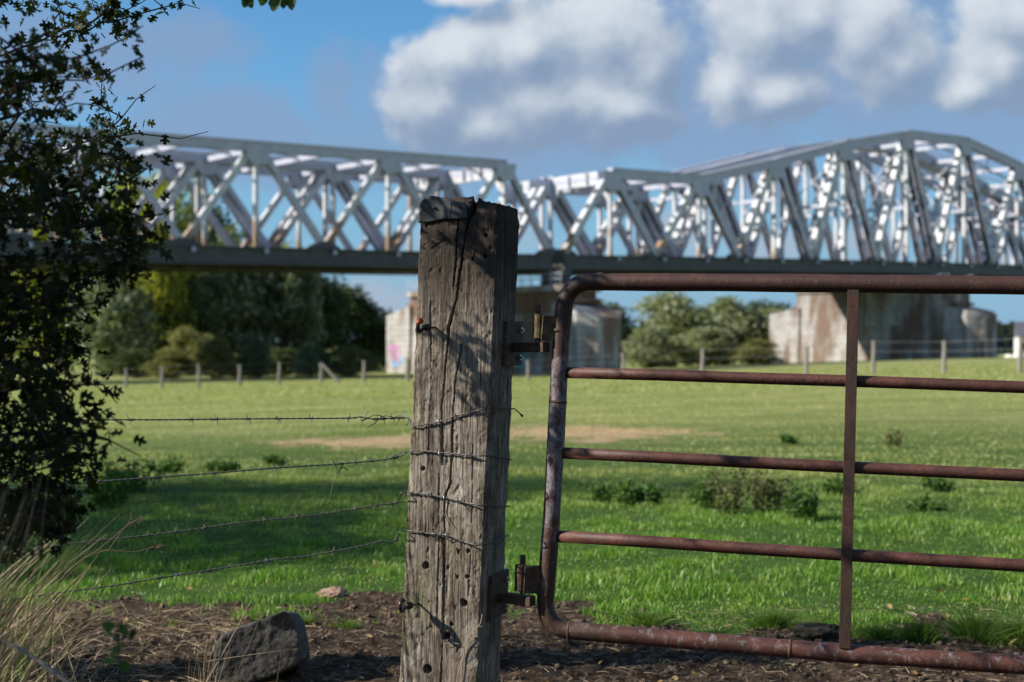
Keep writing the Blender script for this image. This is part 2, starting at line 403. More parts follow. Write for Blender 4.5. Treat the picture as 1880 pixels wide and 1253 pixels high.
M_GROUND = ground_material(); M_WOOD = wood_material()
M_FRAME = gate_paint('flaking_gate_paint', 'frame'); M_BAR = gate_paint('red_gate_bar', 'bar'); M_FLAT = gate_paint('rusty_upright', 'flat')
M_RUST = rust_material(); M_MOSS = rust_material('mossy_iron', .8)
M_ZINC = plain('zinc_bolt', (.45,.45,.47), .35, .9, .2, 60)
M_WIRE = plain('galvanised_wire', (.13,.125,.12), .5, .6, .4, 90)
M_PLATE = plain('lead_plate', (.035,.035,.037), .5, .1, .35, 25)
M_BLACK = plain('black_plastic', (.012,.012,.013), .3, 0, .2, 40)
M_ORANGE = plain('orange_plastic', (.45,.10,.035), .45, 0, .25, 90)
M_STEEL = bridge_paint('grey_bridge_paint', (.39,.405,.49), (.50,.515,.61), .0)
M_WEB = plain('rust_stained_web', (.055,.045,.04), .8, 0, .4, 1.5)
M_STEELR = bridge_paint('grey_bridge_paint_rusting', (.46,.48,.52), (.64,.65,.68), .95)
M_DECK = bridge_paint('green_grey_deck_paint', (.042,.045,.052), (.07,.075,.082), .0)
M_DECKU = plain('dark_deck_underside', (.045,.045,.035), .9, 0, .4, .8)
M_STONE = masonry('pale_ashlar'); M_BRICK = masonry('red_brick_band', True)

# ------------------------------------------------------------------ ground
YT = np.array([-50, 0, 12, 30, 50, 70, 110, 160, 300, 900, 4000.])
TL = np.array([0, 0, 0, -.35, -.8, -1.24, -1.95, -2.5, -4.0, -9, -12])
TM = np.array([0, 0, 0, -.12, -.42, -.75, -1.6, -2.2, -4.0, -9, -12])
TR = np.array([0, 0, 0, .06, .10, -.02, -.30, -.65, -2.5, -8, -12])
def ground_h(X, Y):
    X = np.asarray(X, float); Y = np.asarray(Y, float)
    th = np.clip(X/np.maximum(Y, 3), -.36, .36)
    l = np.interp(Y, YT, TL); mm = np.interp(Y, YT, TM); r = np.interp(Y, YT, TR)
    t = th/.36
    return np.where(t < 0, mm + (l-mm)*sstep(0,1,-t), mm + (r-mm)*sstep(0,1,t))
def soil_mask(X, Y):
    yb = 6.42 - .50*sstep(.1, .9, X) - .2*sstep(-1.6,-2.6, X) + (fbm(X*1.7+9, Y*.0+3, 0, 3)-.5)*.8 + (fbm(X*4.5, Y*4.5, 11, 3)-.5)*1.1
    return 1 - sstep(-.22, .22, Y - yb)
def gfull(X, Y):
    h = ground_h(X, Y); sm = soil_mask(X, Y); near = 1 - sstep(14, 40, Y)
    h = h + near*(fbm(X*1.1, Y*1.1, 1, 3)-.5)*.06
    h = h + sm*near*((fbm(X*9, Y*9, 4, 4)-.5)*.045 + np.maximum(fbm(X*26, Y*26, 7, 3)-.55, 0)*.06)
    return h
def ggz(x, y): return float(gfull(np.array([x]), np.array([y]))[0])
def axis(parts):
    a = [];
    for lo, hi, st in parts: a.append(np.arange(lo, hi, st))
    return np.concatenate(a + [np.array([parts[-1][1]])])
xs = axis([(-3000,-1000,500),(-1000,-200,80),(-200,-40,10),(-40,-8,1),(-8,-3,.15),(-3,3.4,.018),(3.4,8,.15),(8,40,1),(40,200,8),(200,1000,80),(1000,3000,500)])
ys = axis([(-400,-40,60),(-40,-4,3),(-4,4.2,.25),(4.2,7.3,.018),(7.3,14,.1),(14,40,.5),(40,200,3),(200,1000,50),(1000,4000,400)])
GX, GY = np.meshgrid(xs, ys); Vg = np.stack([GX.ravel(), GY.ravel(), gfull(GX.ravel(), GY.ravel())], 1)
nx, ny = len(xs), len(ys); idx = np.arange(nx*ny).reshape(ny, nx)
Fg = np.stack([idx[:-1,:-1].ravel(), idx[:-1,1:].ravel(), idx[1:,1:].ravel(), idx[1:,:-1].ravel()], 1)
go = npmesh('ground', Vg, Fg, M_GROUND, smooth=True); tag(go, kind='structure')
a = go.data.attributes.new('soil', 'FLOAT', 'POINT'); a.data.foreach_set('value', soil_mask(GX.ravel(), GY.ravel()).astype(np.float32))

# ------------------------------------------------------------------ the two parallel truss bridges
P0 = Vector((-24.7, 105.7, 0)); D = Vector((.780, .625, 0)).normalized(); PP = Vector((-D.y, D.x, 0)); LT = 31.66
def zt(t): return float(np.interp(t, [-2, 0, 1, 2, 3, 3.5, 6], [7.2, 8.25, 8.80, 9.62, 10.25, 10.5, 11.0]))
def zb(t): return zt(t) - 1.22
def top_left(t): return 16.42 + .6*t
TT = [1.37, 1.745, 2.1, 2.455, 2.81, 3.165, 3.52, 3.875, 4.23, 4.585]
TZ = [17.3, 17.55, 20.1, 22.9, 25.05, 25.25, 23.2, 20.6, 18.3, 18.5]
def top_right(t): return float(np.interp(t, TT, TZ))
def bp(t, wv, z): return P0 + D*(t*LT) + PP*wv + Vector((0, 0, z))
def laced(mb, p0, p1, wid, dep, holes=True, bare=False):
    """two side plates along the truss plane joined by batten plates"""
    d = (p1-p0); l = d.length; d = d.normalized(); up = d.cross(PP).normalized()
    for sg in (-1, 1):
        mb.beam(p0 + PP*sg*dep/2, p1 + PP*sg*dep/2, .05, wid, PP)
    if bare: return
    n = max(2, int(l/1.7))
    for k in range(n):
        a0 = l*(k+.12)/n; a1 = l*(k+.80)/n
        for sg in (-1, 1):
            if holes: mb.beam(p0+d*a0+up*sg*(wid/2-.03), p0+d*a1+up*sg*(wid/2-.03), dep-.055, .03, PP)
    if not holes:
        for sg in (-1, 1): mb.beam(p0+up*sg*(wid/2-.03), p1+up*sg*(wid/2-.03), dep-.055, .03, PP)
def span(name, t_top, zf, t_bot, W, label, loc_t, chord=.75, arch=False, wid=.5):
    base = bp(loc_t, W/2, 0); root = empty(name, (base.x, base.y, 0)); tag(root, label, 'bridge', 'steel truss spans of the two parallel bridges')
    for sd_, wv in ((0, 0.0), (1, W)):
        mb = MB()
        for a_, b_ in zip(t_top[:-1], t_top[1:]):
            e = .004
            mb.beam(bp(a_, wv, zf(a_)-chord/2), bp(b_+e, wv, zf(b_)-chord/2), .72, chord, PP)
            mb.beam(bp(a_, wv, zf(a_)+.03), bp(b_+e, wv, zf(b_)+.03), .95, .05, PP)
        mb.build('top_chord', M_STEEL, root)
        mb = MB(); t0, t1 = t_bot[0], t_bot[-1]; ks = np.linspace(t0, t1, max(3, int((t1-t0)/.2)))
        for a_, b_ in zip(ks[:-1], ks[1:]):
            mb.beam(bp(a_, wv, (zt(a_)+zb(a_))/2), bp(b_, wv, (zt(b_)+zb(b_))/2), .5, 1.2, PP)
            mb.beam(bp(a_, wv-.1, zt(a_)+.03), bp(b_, wv-.1, zt(b_)+.03), .95, .08, PP)
            mb.beam(bp(a_, wv-.1, zb(a_)-.02), bp(b_, wv-.1, zb(b_)-.02), .75, .08, PP)
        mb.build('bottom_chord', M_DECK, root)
        # gussets
        for t in t_top:
            g = MB(); z = zf(t); sz = 1.0 if not arch else 1.15
            lo = [bp(t-.035*sz, wv, z-.25), bp(t+.035*sz, wv, z-.25), bp(t+.028*sz, wv, z-chord-.9*sz), bp(t-.012*sz, wv, z-chord-1.1*sz), bp(t-.030*sz, wv, z-chord-.5)]
            for off in (-.40, .36): g.prism(lo, PP*off, PP*(off+.035))
            g.build('gusset_plate', M_STEEL, root)
        for t in t_bot:
            g = MB(); z = zt(t)
            lo = [bp(t-.055, wv, z-.5), bp(t+.055, wv, z-.5), bp(t+.04, wv, z+.25), bp(t+.016, wv, z+.62), bp(t-.016, wv, z+.62), bp(t-.04, wv, z+.25)]
            for off in (-.33, .30): g.prism(lo, PP*off, PP*(off+.03))
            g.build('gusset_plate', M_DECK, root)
        for i, t in enumerate(t_top):
            tp = bp(t, wv, zf(t)-chord*.8)
            bl = [b for b in t_bot if b < t-.02 and t-b < .3]; br = [b for b in t_bot if b > t+.02 and b-t < .3]
            if bl:
                mb = MB(); q = bp(bl[-1], wv, zt(bl[-1])+.2); laced(mb, bp(t-.02, wv, zf(t)-chord-.1), q, wid, wid, True); mb.build('diagonal', M_STEELR, root)
            if br:
                mb = MB(); q = bp(br[0], wv, zt(br[0])+.2); laced(mb, bp(t+.02, wv, zf(t)-chord-.1), q, wid, wid, False, True); dg_ = mb.build('diagonal', M_STEEL, root)
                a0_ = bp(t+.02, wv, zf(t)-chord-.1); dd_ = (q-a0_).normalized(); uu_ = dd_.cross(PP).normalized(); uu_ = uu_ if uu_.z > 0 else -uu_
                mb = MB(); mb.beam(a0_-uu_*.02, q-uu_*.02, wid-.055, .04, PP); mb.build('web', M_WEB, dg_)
            if 0 <= i:
                mb = MB(); laced(mb, bp(t, wv, zf(t)-chord), bp(t, wv, zt(t)), .30, .34, False); mb.build('vertical', M_STEELR, root)
        # small verticals above the bottom nodes (hangers) for the arch span
        if False:
            for t in t_bot[1:-1]:
                mb = MB(); laced(mb, bp(t, wv, zf(t)-chord), bp(t, wv, zt(t)), .22, .26, False); mb.build('vertical', M_STEELR, root)
    # cross beams between the top chords
    tc = sorted(list(t_top) + [(a_+b_)/2 for a_, b_ in zip(t_top[:-1], t_top[1:])])
    for t in tc:
        mb = MB(); z = zf(t)-chord*.72; mb.beam(bp(t, .37, z), bp(t, W-.37, z), .30, .42, D); mb.build('cross_beam', M_STEEL, root)
    mb = MB()
    for a_, b_ in zip(tc[:-1], tc[1:]):
        mb.beam(bp(a_, .3, zf(a_)-chord*.5), bp(b_, W/2, zf(b_)-chord*.5), .16, .14, PP)
        mb.beam(bp(a_, W-.3, zf(a_)-chord*.5), bp(b_, W/2, zf(b_)-chord*.52), .16, .14, PP)
    mb.beam(bp(tc[0], W/2, zf(tc[0])-chord*.55), bp(tc[1], W/2, zf(tc[1])-chord*.55), .2, .2, PP)
    if arch:
        for a_, b_ in zip(tc[:-1], tc[1:]): mb.beam(bp(a_, W/2, zf(a_)-chord*.2), bp(b_, W/2, zf(b_)-chord*.2), .30, .22, PP)
    mb.build('wind_bracing', M_STEEL, root)
    # portals
    for t in (t_top[0], t_top[-1]):
        mb = MB(); z = zf(t)-.75; mb.beam(bp(t, .37, z), bp(t, W-.37, z), .22, 1.25, D)
        for k in (.35, .65): mb.beam(bp(t-.008, W*k, z-.5), bp(t-.008, W*k, z+.5), .1, .25, PP)
        # knee braces
        for k0, k1 in ((.4, .16*W), (W-.4, .84*W)):
            mb.prism([bp(t, k0, z-.62), bp(t, k1, z-.62), bp(t, k0, z-2.2)], D*-.06, D*.06)
        mb.build('portal', M_STEELR, root)
    # sway frames in the arch
    if arch:
        for t in t_top[1:-1]:
            mb = MB(); zl = zt(t)+6.2; zh = zf(t)-chord-.4
            mb.beam(bp(t, .3, zl), bp(t, W-.3, zl), .25, .35, D)
            if zh-zl > 3:
                mb.beam(bp(t, .3, zl), bp(t, W-.3, zh), .12, .12, D); mb.beam(bp(t, W-.3, zl), bp(t+.003, .3, zh), .12, .12, D)
            mb.build('sway_frame', M_STEEL, root)
    # deck slab, floor beams
    mb = MB(); t0, t1 = t_bot[0], t_bot[-1]; ks = np.linspace(t0, t1, 12)
    for a_, b_ in zip(ks[:-1], ks[1:]): mb.beam(bp(a_, W/2, zb(a_)+.35), bp(b_, W/2, zb(b_)+.35), W-.6, .3, PP)
    for t in np.arange(t0+.05, t1, .095): mb.beam(bp(t, .3, zb(t)+.1), bp(t, W-.3, zb(t)+.1), .2, .22, D)
    mb.build('deck', M_DECKU, root)
    mb = MB()
    for t in list(t_bot)+list(t_top):
        if t0 < t < t1: mb.box(bp(t+.02, -.62, zt(t)-.22), (.30, .14, .34), (D, PP, Vector((0,0,1))))
    mb.build('lamp_bracket', M_STEEL, root)
    return root
tl_top = [-.96+.3865*k for k in range(6)]    # ... .97
tl_top[-1] = .97
tl_bot = [-1.15] + [(a_+b_)/2 for a_, b_ in zip(tl_top[:-1], tl_top[1:])] + [1.135]
W1 = 8.6; OFF = 9.9; W2 = 4.6
tr_bot = [1.19] + [(a_+b_)/2 for a_, b_ in zip(TT[:-1], TT[1:])]
s1 = span('truss_span', tl_top, top_left, tl_bot, W1, 'nearer flat-topped grey steel truss span, running from the hawthorn to the post', 0)
s2 = span('truss_span', TT, top_right, tr_bot, W1, 'grey steel truss span with peaked arch top above the gate, nearer of the two', 2.8, chord=.95, arch=True, wid=.62)
P0K = P0.copy(); P0 = P0 + PP*OFF
s3 = span('truss_span', tl_top, top_left, tl_bot, W2, 'flat-topped steel truss span of the far bridge, seen through the nearer flat-topped span', 0)
s4 = span('truss_span', TT, top_right, tr_bot, W2, 'peaked steel truss span of the far bridge, seen through the nearer peaked span', 2.8, chord=.95, arch=True, wid=.62)
P0 = P0K

# approach filling to the left, off frame: the deck simply continues past the left edge

def pier(t, ztop, gz, wu0, wu1, wl0, wl1, zw_hi, zw_lo, label, gr, letters_=False):
    base = bp(t, 0, 0); root = empty('bridge_pier', (base.x, base.y, gz)); tag(root, label, 'bridge pier', 'stone piers under the bridges')
    root.rotation_euler = (0, 0, 0)
    hw = 2.3
    def oct_(w0, w1, h, z, ch):   # plan outline with pointed-ish rounded ends
        o = []
        for (dd, ww) in ((-h, w0+ch), (-h+ch*.55, w0), (h-ch*.55, w0), (h, w0+ch), (h, w1-ch), (h-ch*.55, w1), (-h+ch*.55, w1), (-h, w1-ch)):
            o.append(base + D*dd + PP*ww + Vector((0,0,z)))
        return o
    def loft(mb, rings):
        k = len(rings[0]); v = [p for r_ in rings for p in r_]; f = []
        for i in range(len(rings)-1):
            for j in range(k): f.append((i*k+j, i*k+(j+1) % k, (i+1)*k+(j+1) % k, (i+1)*k+j))
        f.append(tuple(range(k))[::-1]); f.append(tuple((len(rings)-1)*k+j for j in range(k))); mb.add(v, f)
    # body local frame so that masonry follows the wall
    def fin(o):
        # re-express in a frame aligned with the pier: x along D, y along PP
        mr = Matrix((D, PP, Vector((0,0,1)))).transposed().to_4x4(); mr.translation = Vector((base.x, base.y, gz))
        inv = mr.inverted(); me = o.data
        for v in me.vertices: v.co = inv @ v.co
        o.parent = root; o.matrix_parent_inverse = Matrix.Identity(4)
        o.location = (0,0,0); o.rotation_euler = mr.to_euler()
        return o
    zbk = ztop-2.5
    mb = MB(); loft(mb, [oct_(wu0-.25, wu1+.25, hw+.25, gz-1, .9), oct_(wu0, wu1, hw, zbk, .8)]); fin(mb.build('shaft', M_STONE))
    mb = MB(); loft(mb, [oct_(wu0+.02, wu1-.02, hw-.02, zbk+.005, .8), oct_(wu0+.05, wu1-.05, hw-.05, ztop-.55, .8)]); fin(mb.build('brick_course' if t < 2 else 'upper_course', M_BRICK if t < 2 else M_STONE))
    mb = MB(); loft(mb, [oct_(wu0-.3, wu1+.3, hw+.3, ztop-.545, .8), oct_(wu0-.3, wu1+.3, hw+.3, ztop, .8)]); fin(mb.build('coping', M_STONE))
    for (wa, wb) in ((wl0, wu0), (wl1, wu1)):
        mb = MB(); dirn = 1 if wb > wa else -1
        sec = lambda ww, hh, zz: [base + D*dd + PP*ww + Vector((0,0,zz)) for dd in (-hh, hh)]
        a0 = sec(wa, hw*.55, gz-1); a1 = sec(wa, hw*.55, zw_lo); m0 = sec(wa+dirn*1.3, hw+.35, gz-1); m1 = sec(wa+dirn*1.3, hw+.35, zw_lo+ (zw_hi-zw_lo)*.35)
        b0 = sec(wb+dirn*1.0, hw+.35, gz-1); b1 = sec(wb+dirn*1.0, hw+.35, zw_hi)
        v = [a0[0], a0[1], a1[0], a1[1], m0[0], m0[1], m1[0], m1[1], b0[0], b0[1], b1[0], b1[1]]
        f = [(0,1,3,2), (0,2,6,4), (1,5,7,3), (2,3,7,6), (4,6,10,8), (5,9,11,7), (6,7,11,10), (8,10,11,9)]
        mb.add(v, f); fin(mb.build('cutwater', M_STONE))
        mb = MB(); mb.beam(base + PP*(wb-dirn*.55) + Vector((0,0,zw_hi+.12)), base + PP*(wb-dirn*.05) + Vector((0,0,zw_hi+.12)), hw*1.6, .32, D)
        fin(mb.build('brick_cap', M_BRICK))
    # bearings and railing
    for ww in (0, W1, OFF+.3, OFF+W2):
        mb = MB(); zc = zb(t)
        for dd in (-.9, .9):
            p = base + D*dd + PP*ww; mb.box(p + Vector((0,0,(ztop+zc)/2-.03)), (.9, 1.0, zc-ztop-.08), (D, PP, Vector((0,0,1))))
        mb.build('bearing', M_DECK, root)
    mb = MB()
    for dd in (-hw-.1, hw+.1):
        for ww in np.arange(wu0, wu1+.1, 1.4): mb.tube([base+D*dd+PP*ww+Vector((0,0,ztop)), base+D*dd+PP*ww+Vector((0,0,ztop+1.0))], .035, 5)
        for zz in (.55, 1.0): mb.tube([base+D*dd+PP*wu0+Vector((0,0,ztop+zz)), base+D*dd+PP*wu1+Vector((0,0,ztop+zz))], .03, 5)
    mb.build('railing', M_STEEL, root)
    # graffiti strokes painted on the long wall that faces the camera side
    for col, strokes in gr:
        mg = plain('spray_paint', col, .6, 0, .2, 2)
        for st in strokes:
            onw = st[0][0] > wu1+.2
            pts = [base - D*((hw+.37) if onw else hw+.25*(1-(b_+1)/(zbk-gz+1))+.02) + PP*a_ + Vector((0,0,gz+b_)) for a_, b_ in st]
            mb = MB()
            for p, q in zip(pts[:-1], pts[1:]): mb.beam(p, q+(q-p).normalized()*.08, .03, .20 if not letters_ else .16, D)
            mb.build('graffiti', mg, root)
    return root
def loops(w0, w1, z0, z1, n, sd):
    r_ = random.Random(sd); out = []
    for k in range(n):
        cw = w0 + (w1-w0)*(k+.5)/n; ww = (w1-w0)/n*.5; a = r_.random()*6
        out.append([(cw+ww*math.cos(a+i*.8)*(.8+.3*r_.random()), (z0+z1)/2+(z1-z0)/2*math.sin(a+i*.8)*(.7+.4*r_.random())) for i in range(6)])
    return out
pier(1.163, 6.15, -2.1, -3.4, 20.6, -7.0, 25.0, 4.7, 3.3, 'pale stone bridge pier with red brick course, half hidden behind the wooden post',
     [((.55,.22,.50), loops(21.3,23.2,1.2,3.0,3,1)), ((.25,.45,.75), loops(20.6,22.6,.7,1.6,3,2)), ((.05,.30,.42), loops(1.0,5.5,1.2,3.2,5,3)), ((.03,.42,.40), loops(1.5,4.8,.8,2.0,4,4))])
def letters():
    L = []
    def ch(c, x):   # x runs to the right in view = decreasing w
        z = 3.95; h = 1.15; wd = .4
        S = {'J': [[(0,0.25),(.2,0),(.45,.1),(.5,1)]], 'O': [[(0,.1),(0,.9),(.5,1),(.55,.1),(0,0)]], 'H': [[(0,0),(0,1)],[(.5,0),(.5,1)],[(0,.5),(.5,.5)]],
             'N': [[(0,0),(0,1),(.5,0),(.5,1)]], 'I': [[(.2,0),(.2,1)]], 'L': [[(0,1),(0,0),(.5,0)]], 'E': [[(.5,1),(0,1),(0,0),(.5,0)],[(0,.5),(.4,.5)]]}[c]
        for s_ in S: L.append([(x - a_*.9, z + b_*h) for a_, b_ in s_])
    for i, c in enumerate(['L','E',None,'I','N','L']):
        if c: ch(c, 7.9 - i*.78)
    return L
pier(2.985, 7.75, -.75, -3.4, 19.0, -7.2, 24.0, 5.3, 4.2, 'pale stone bridge pier behind the gate upright, crossed by a slanting shadow edge',
     [((.50,.50,.49), letters())], True)

# ------------------------------------------------------------------ background trees
M_TRUNK = plain('bark', (.07,.055,.04), .95, 0, .4, 6, .01)
LM = {'grey': leaf_mat('grey_willow_leaves', (.03,.045,.02), (.10,.125,.065), (.36,.39,.25), .25, .5, .30, .4), 'willow': leaf_mat('willow_leaves', (.06,.07,.04), (.20,.22,.13), (.40,.42,.28), .30, .5, .30, .4),
      'dark': leaf_mat('dark_leaves', (.025,.04,.015), (.055,.08,.03), (.12,.15,.06), .2, .6, .3, .2),
      'poplar': leaf_mat('poplar_leaves', (.10,.14,.02), (.25,.27,.04), (.42,.40,.07), .4, .5, .35, .3),
      'olive': leaf_mat('olive_leaves', (.07,.08,.03), (.17,.17,.07), (.30,.28,.12), .3, .6, .5, .3)}
def crown_np(h, rx, ry, nclump, nleaf, size, z0=.18, droop=0., sd=0):
    g = np.random.default_rng(sd); cl = []
    while len(cl) < nclump:
        p = g.uniform(-1, 1, 3)
        r = np.linalg.norm(p)
        if r > 1 or r < .25: continue
        cl.append(p)
    cl = np.array(cl); zc = h*(z0 + (1-z0)/2); hz = h*(1-z0)/2
    wdt = 1 - .25*np.clip(cl[:,2], 0, 1)
    cen = np.stack([cl[:,0]*rx*wdt*.85, cl[:,1]*ry*wdt*.85, zc + cl[:,2]*hz*.88], 1)
    cr = g.uniform(.20, .42, nclump)*min(rx, hz)*1.1
    P = []
    for c_, r_ in zip(cen, cr):
        q = g.normal(size=(nleaf, 3)); q /= np.linalg.norm(q, axis=1)[:,None]; q *= (g.random(nleaf)**.45)[:,None]*r_
        q[:,2] *= .8
        if droop: q[:,2] -= droop*(q[:,0]**2+q[:,1]**2)/r_
        P.append(q + c_)
    P = np.concatenate(P)
    return P, g.uniform(.6, 1.3, len(P))*size
LQ = np.array([(-.5,0,0),(-.1,.28,.04),(.5,0,-.03),(-.1,-.28,.04)]); LQF = np.array([(0,3,2),(0,2,1)])
proto_crowns = {}
def tree(kind, loc, h, rx, label, group, variant=0, nclump=64, nleaf=120, size=.60, z0=.12, name=None, cat='tree'):
    key = (kind, variant, nclump)
    root = empty(name or {'grey':'willow_tree','willow':'willow_tree','dark':'broadleaf_tree','poplar':'poplar_tree','olive':'shrub'}[kind], loc)
    tag(root, label, cat, group)
    H0 = 12.0; R0 = 5.0
    if key not in proto_crowns:
        P, S = crown_np(H0, R0, R0, nclump, nleaf, size, min(z0,.0) if kind in ('willow','dark','grey') else z0, .25 if kind in ('willow','grey') else 0, variant*7+len(kind))
        V, Fc = scatter(LQ, LQF, P, rand_rot(len(P), (0,0,.5)), S)
        me_o = npmesh('crown', V, Fc, LM[kind])
        tb = MB(); r_ = random.Random(variant+len(kind))
        tb.tube([(0,0,-.8),(.1,0,H0*.15),(-.1,.1,H0*.4),(.1,0,H0*.7),(0,0,H0*.88)], [.42,.34,.25,.14,.04], 8)
        for k in range(9):
            a = r_.random()*6.3; z = H0*r_.uniform(.15,.6); l = R0*r_.uniform(.5,.85)
            tb.tube([(0,0,z),(math.cos(a)*l*.5, math.sin(a)*l*.5, z+l*.35),(math.cos(a)*l, math.sin(a)*l, z+l*.8)], [.15,.09,.03], 6)
        tr_o = tb.build('trunk', M_TRUNK, smooth=True)
        proto_crowns[key] = (me_o, tr_o); c_, t_ = me_o, tr_o
    else:
        c_ = proto_crowns[key][0].copy(); t_ = proto_crowns[key][1].copy(); COL.objects.link(c_); COL.objects.link(t_)
    for o in (c_, t_): o.parent = root; o.location = (0,0,0)
    root.scale = (rx/R0, rx/R0, h/H0); root.rotation_euler.z = random.random()*6.28
    return root
def tree_px(kind, x, ytop, halfw, Y, label, group=None, variant=0, **k):
    halfw *= 1.35
    X = (x-940)/F*Y; z0 = float(ground_h(np.array([X]), np.array([Y]))[0]); zt_ = CAMZ + (626.5-ytop)/F*Y
    return tree(kind, (X, Y, z0-.15), zt_-z0+.15, halfw/F*Y, label, group, variant, **k)
G1 = 'riverside trees on the left behind the pasture'
G2 = 'riverside trees between the two piers'
tree_px('poplar', 268, 308, 60, 152, 'tall yellow-green poplar standing behind the flat truss span beside the hawthorn', G1, 0, z0=.05)
tree_px('poplar', 300, 318, 44, 148, 'yellow-green poplar seen through the truss right beside the hawthorn twigs', G1, 1, z0=.0)
tree_px('poplar', 225, 322, 50, 156, 'yellow-green poplar between two others behind the hawthorn twigs', G1, 1, z0=.0)
tree_px('poplar', 110, 330, 62, 152, 'yellow-green poplar behind the hawthorn, leftmost tree of the far bank', G1, 1, z0=.05)
tree_px('poplar', 20, 345, 60, 155, 'yellow-green poplar almost wholly hidden behind the dense hawthorn', G1, 0, z0=.05)
tree_px('grey', 200, 470, 66, 142, 'low olive-green tree filling the gap under the deck beside the hawthorn', G1, 1, z0=.05)
tree_px('grey', 372, 335, 52, 166, 'tall grey-green willow seen through the first full panel of the flat truss', G1, 0, z0=.05)
tree_px('dark', 318, 470, 62, 150, 'dark tree under the bridge deck left of the pale willows', G1, 0)
tree_px('grey', 435, 400, 56, 162, 'pale grey-green willow with a broad crown under the flat truss span', G1, 1, z0=.05)
tree_px('dark', 560, 455, 60, 172, 'dark tree behind the pale willow crowns below the deck', G1, 1, z0=.05)
tree_px('grey', 520, 440, 58, 164, 'grey-green willow right of the broad willow, top cut by the deck', G1, 0, z0=.05)
tree_px('dark', 628, 520, 58, 180, 'dark round-topped tree right of the willows, left of the sky gap', G1, 0, z0=.02)
tree_px('dark', 690, 560, 50, 182, 'lower dark tree sloping down towards the left pier', G1, 1, z0=.02)
tree_px('dark', 745, 585, 40, 190, 'small dark tree touching the left pier', G1, 0, z0=.02)
tree_px('grey', 470, 622, 26, 119, 'small pale rounded willow bush in front of the dark trees', G1, 1, z0=.0, name='willow_bush', cat='bush')
tree_px('grey', 572, 630, 32, 119, 'pale willow bush behind the slanted fence brace', G1, 0, z0=.0, name='willow_bush', cat='bush')
tree_px('olive', 392, 618, 30, 118, 'olive-brown shrub under the willows, left of the pale bush', G1, 0, z0=.0, cat='bush')
for x_, y_, hw_, Y_, k_, lb_ in ((250,640,40,124,'dark','low dark bush beside the hawthorn under the far trees'),(430,650,34,123,'dark','low dark bush between the two pale fence-line shrubs'),(520,640,38,126,'dark','low dark bush below the willows, centre of the left group'),(610,640,34,127,'willow','low grey bush right of the slanted fence brace'),(350,600,40,134,'olive','olive tree filling the gap between the dark tree and the willows')):
    tree_px(k_, x_, y_, hw_, Y_, lb_, G1, 0, z0=.0, name='low_bush', cat='bush')
tree_px('olive', 645, 632, 38, 120, 'yellow-brown shrub just left of the graffitied pier wing', G1, 1, z0=.0, cat='bush')
tree_px('olive', 315, 640, 36, 118, 'brownish low shrub at the foot of the dark tree by the hawthorn', G1, 0, z0=.0, cat='bush')
tree_px('dark', 1100, 545, 62, 176, 'dark green tree just right of the left pier', G2, 1, z0=.02)
tree_px('willow', 1235, 528, 66, 178, 'broad pale willow under the gate top rail, left one of the middle group', G2, 0, z0=.02)
tree_px('willow', 1330, 545, 60, 186, 'grey-green willow in the middle of the group between the piers', G2, 1, z0=.02)
tree_px('willow', 1420, 560, 46, 186, 'pale willow crown touching the sunlit wing of the right pier', G2, 0, z0=.0)
tree_px('dark', 1405, 552, 52, 195, 'darker green tree reaching to the right pier', G2, 0, z0=.02)
tree_px('willow', 1195, 600, 40, 165, 'low pale bush at the foot of the broad willow', G2, 1, z0=.0, name='willow_bush', cat='bush')
tree_px('willow', 1290, 596, 52, 168, 'rounded pale willow bush in the middle of the gate opening', G2, 0, z0=.0, name='willow_bush', cat='bush')
tree_px('olive', 1385, 622, 40, 165, 'brownish shrub beside the sunlit wing of the right pier', G2, 0, z0=.0, cat='bush')
tree_px('dark', 1885, 592, 14, 260, 'small dark tree on the horizon at the right edge', None, 1)

# far right: board, houses
def board():
    base = at(1846, 652, 172); base.z = float(ground_h(np.array([base.x]), np.array([base.y]))[0])
    root = empty('notice_board', base); tag(root, 'tall dark blue board with yellow panels beside the right pier', 'sign')
    ps = lambda dx, z: base + Vector((dx, 0, z))
    mb = MB(); mb.box(ps(0, 2.25), (2.05, .12, 3.7)); mb.build('panel', plain('navy_board', (.012,.018,.05), .5), root)
    my = plain('yellow_board', (.20,.17,.04), .5)
    for zz, hh in ((3.25,1.3),(.85,.8)):
        mb = MB(); mb.box(ps(0, zz) - Vector((0,.075,0)), (1.7, .03, hh)); mb.build('yellow_field', my, root)
    mb = MB(); mb.tube([ps(0,3.1)-Vector((0,.11,0)), ps(0,3.11)-Vector((0,.12,0))], .01, 6)
    mb.prism([ps(-.25,2.8)-Vector((0,.11,0)), ps(.25,2.8)-Vector((0,.11,0)), ps(.32,3.3)-Vector((0,.11,0)), ps(0,3.8)-Vector((0,.11,0)), ps(-.32,3.3)-Vector((0,.11,0))], Vector((0,0,0)), Vector((0,-.02,0)))
    mb.box(ps(0, .85)-Vector((0,.11,0)), (.4, .02, .7)); mb.build('dark_figure', plain('dark_figure', (.02,.02,.03), .6), root)
    mb = MB(); mb.prism([ps(-.12,1.4)-Vector((0,.09,0)), ps(.12,1.4)-Vector((0,.09,0)), ps(.45,2.5)-Vector((0,.09,0)), ps(-.3,2.5)-Vector((0,.09,0))], Vector((0,0,0)), Vector((0,-.02,0))); mb.build('yellow_mark', my, root)
    mb = MB()
    for dx in (-.8, .8): mb.box(ps(dx, 4.25), (.55, .3, .4)); mb.box(ps(dx, 2.0)+Vector((0,.12,0)), (.12, .1, 4.0))
    mb.build('post', plain('board_post', (.4,.38,.36), .6), root)
board()
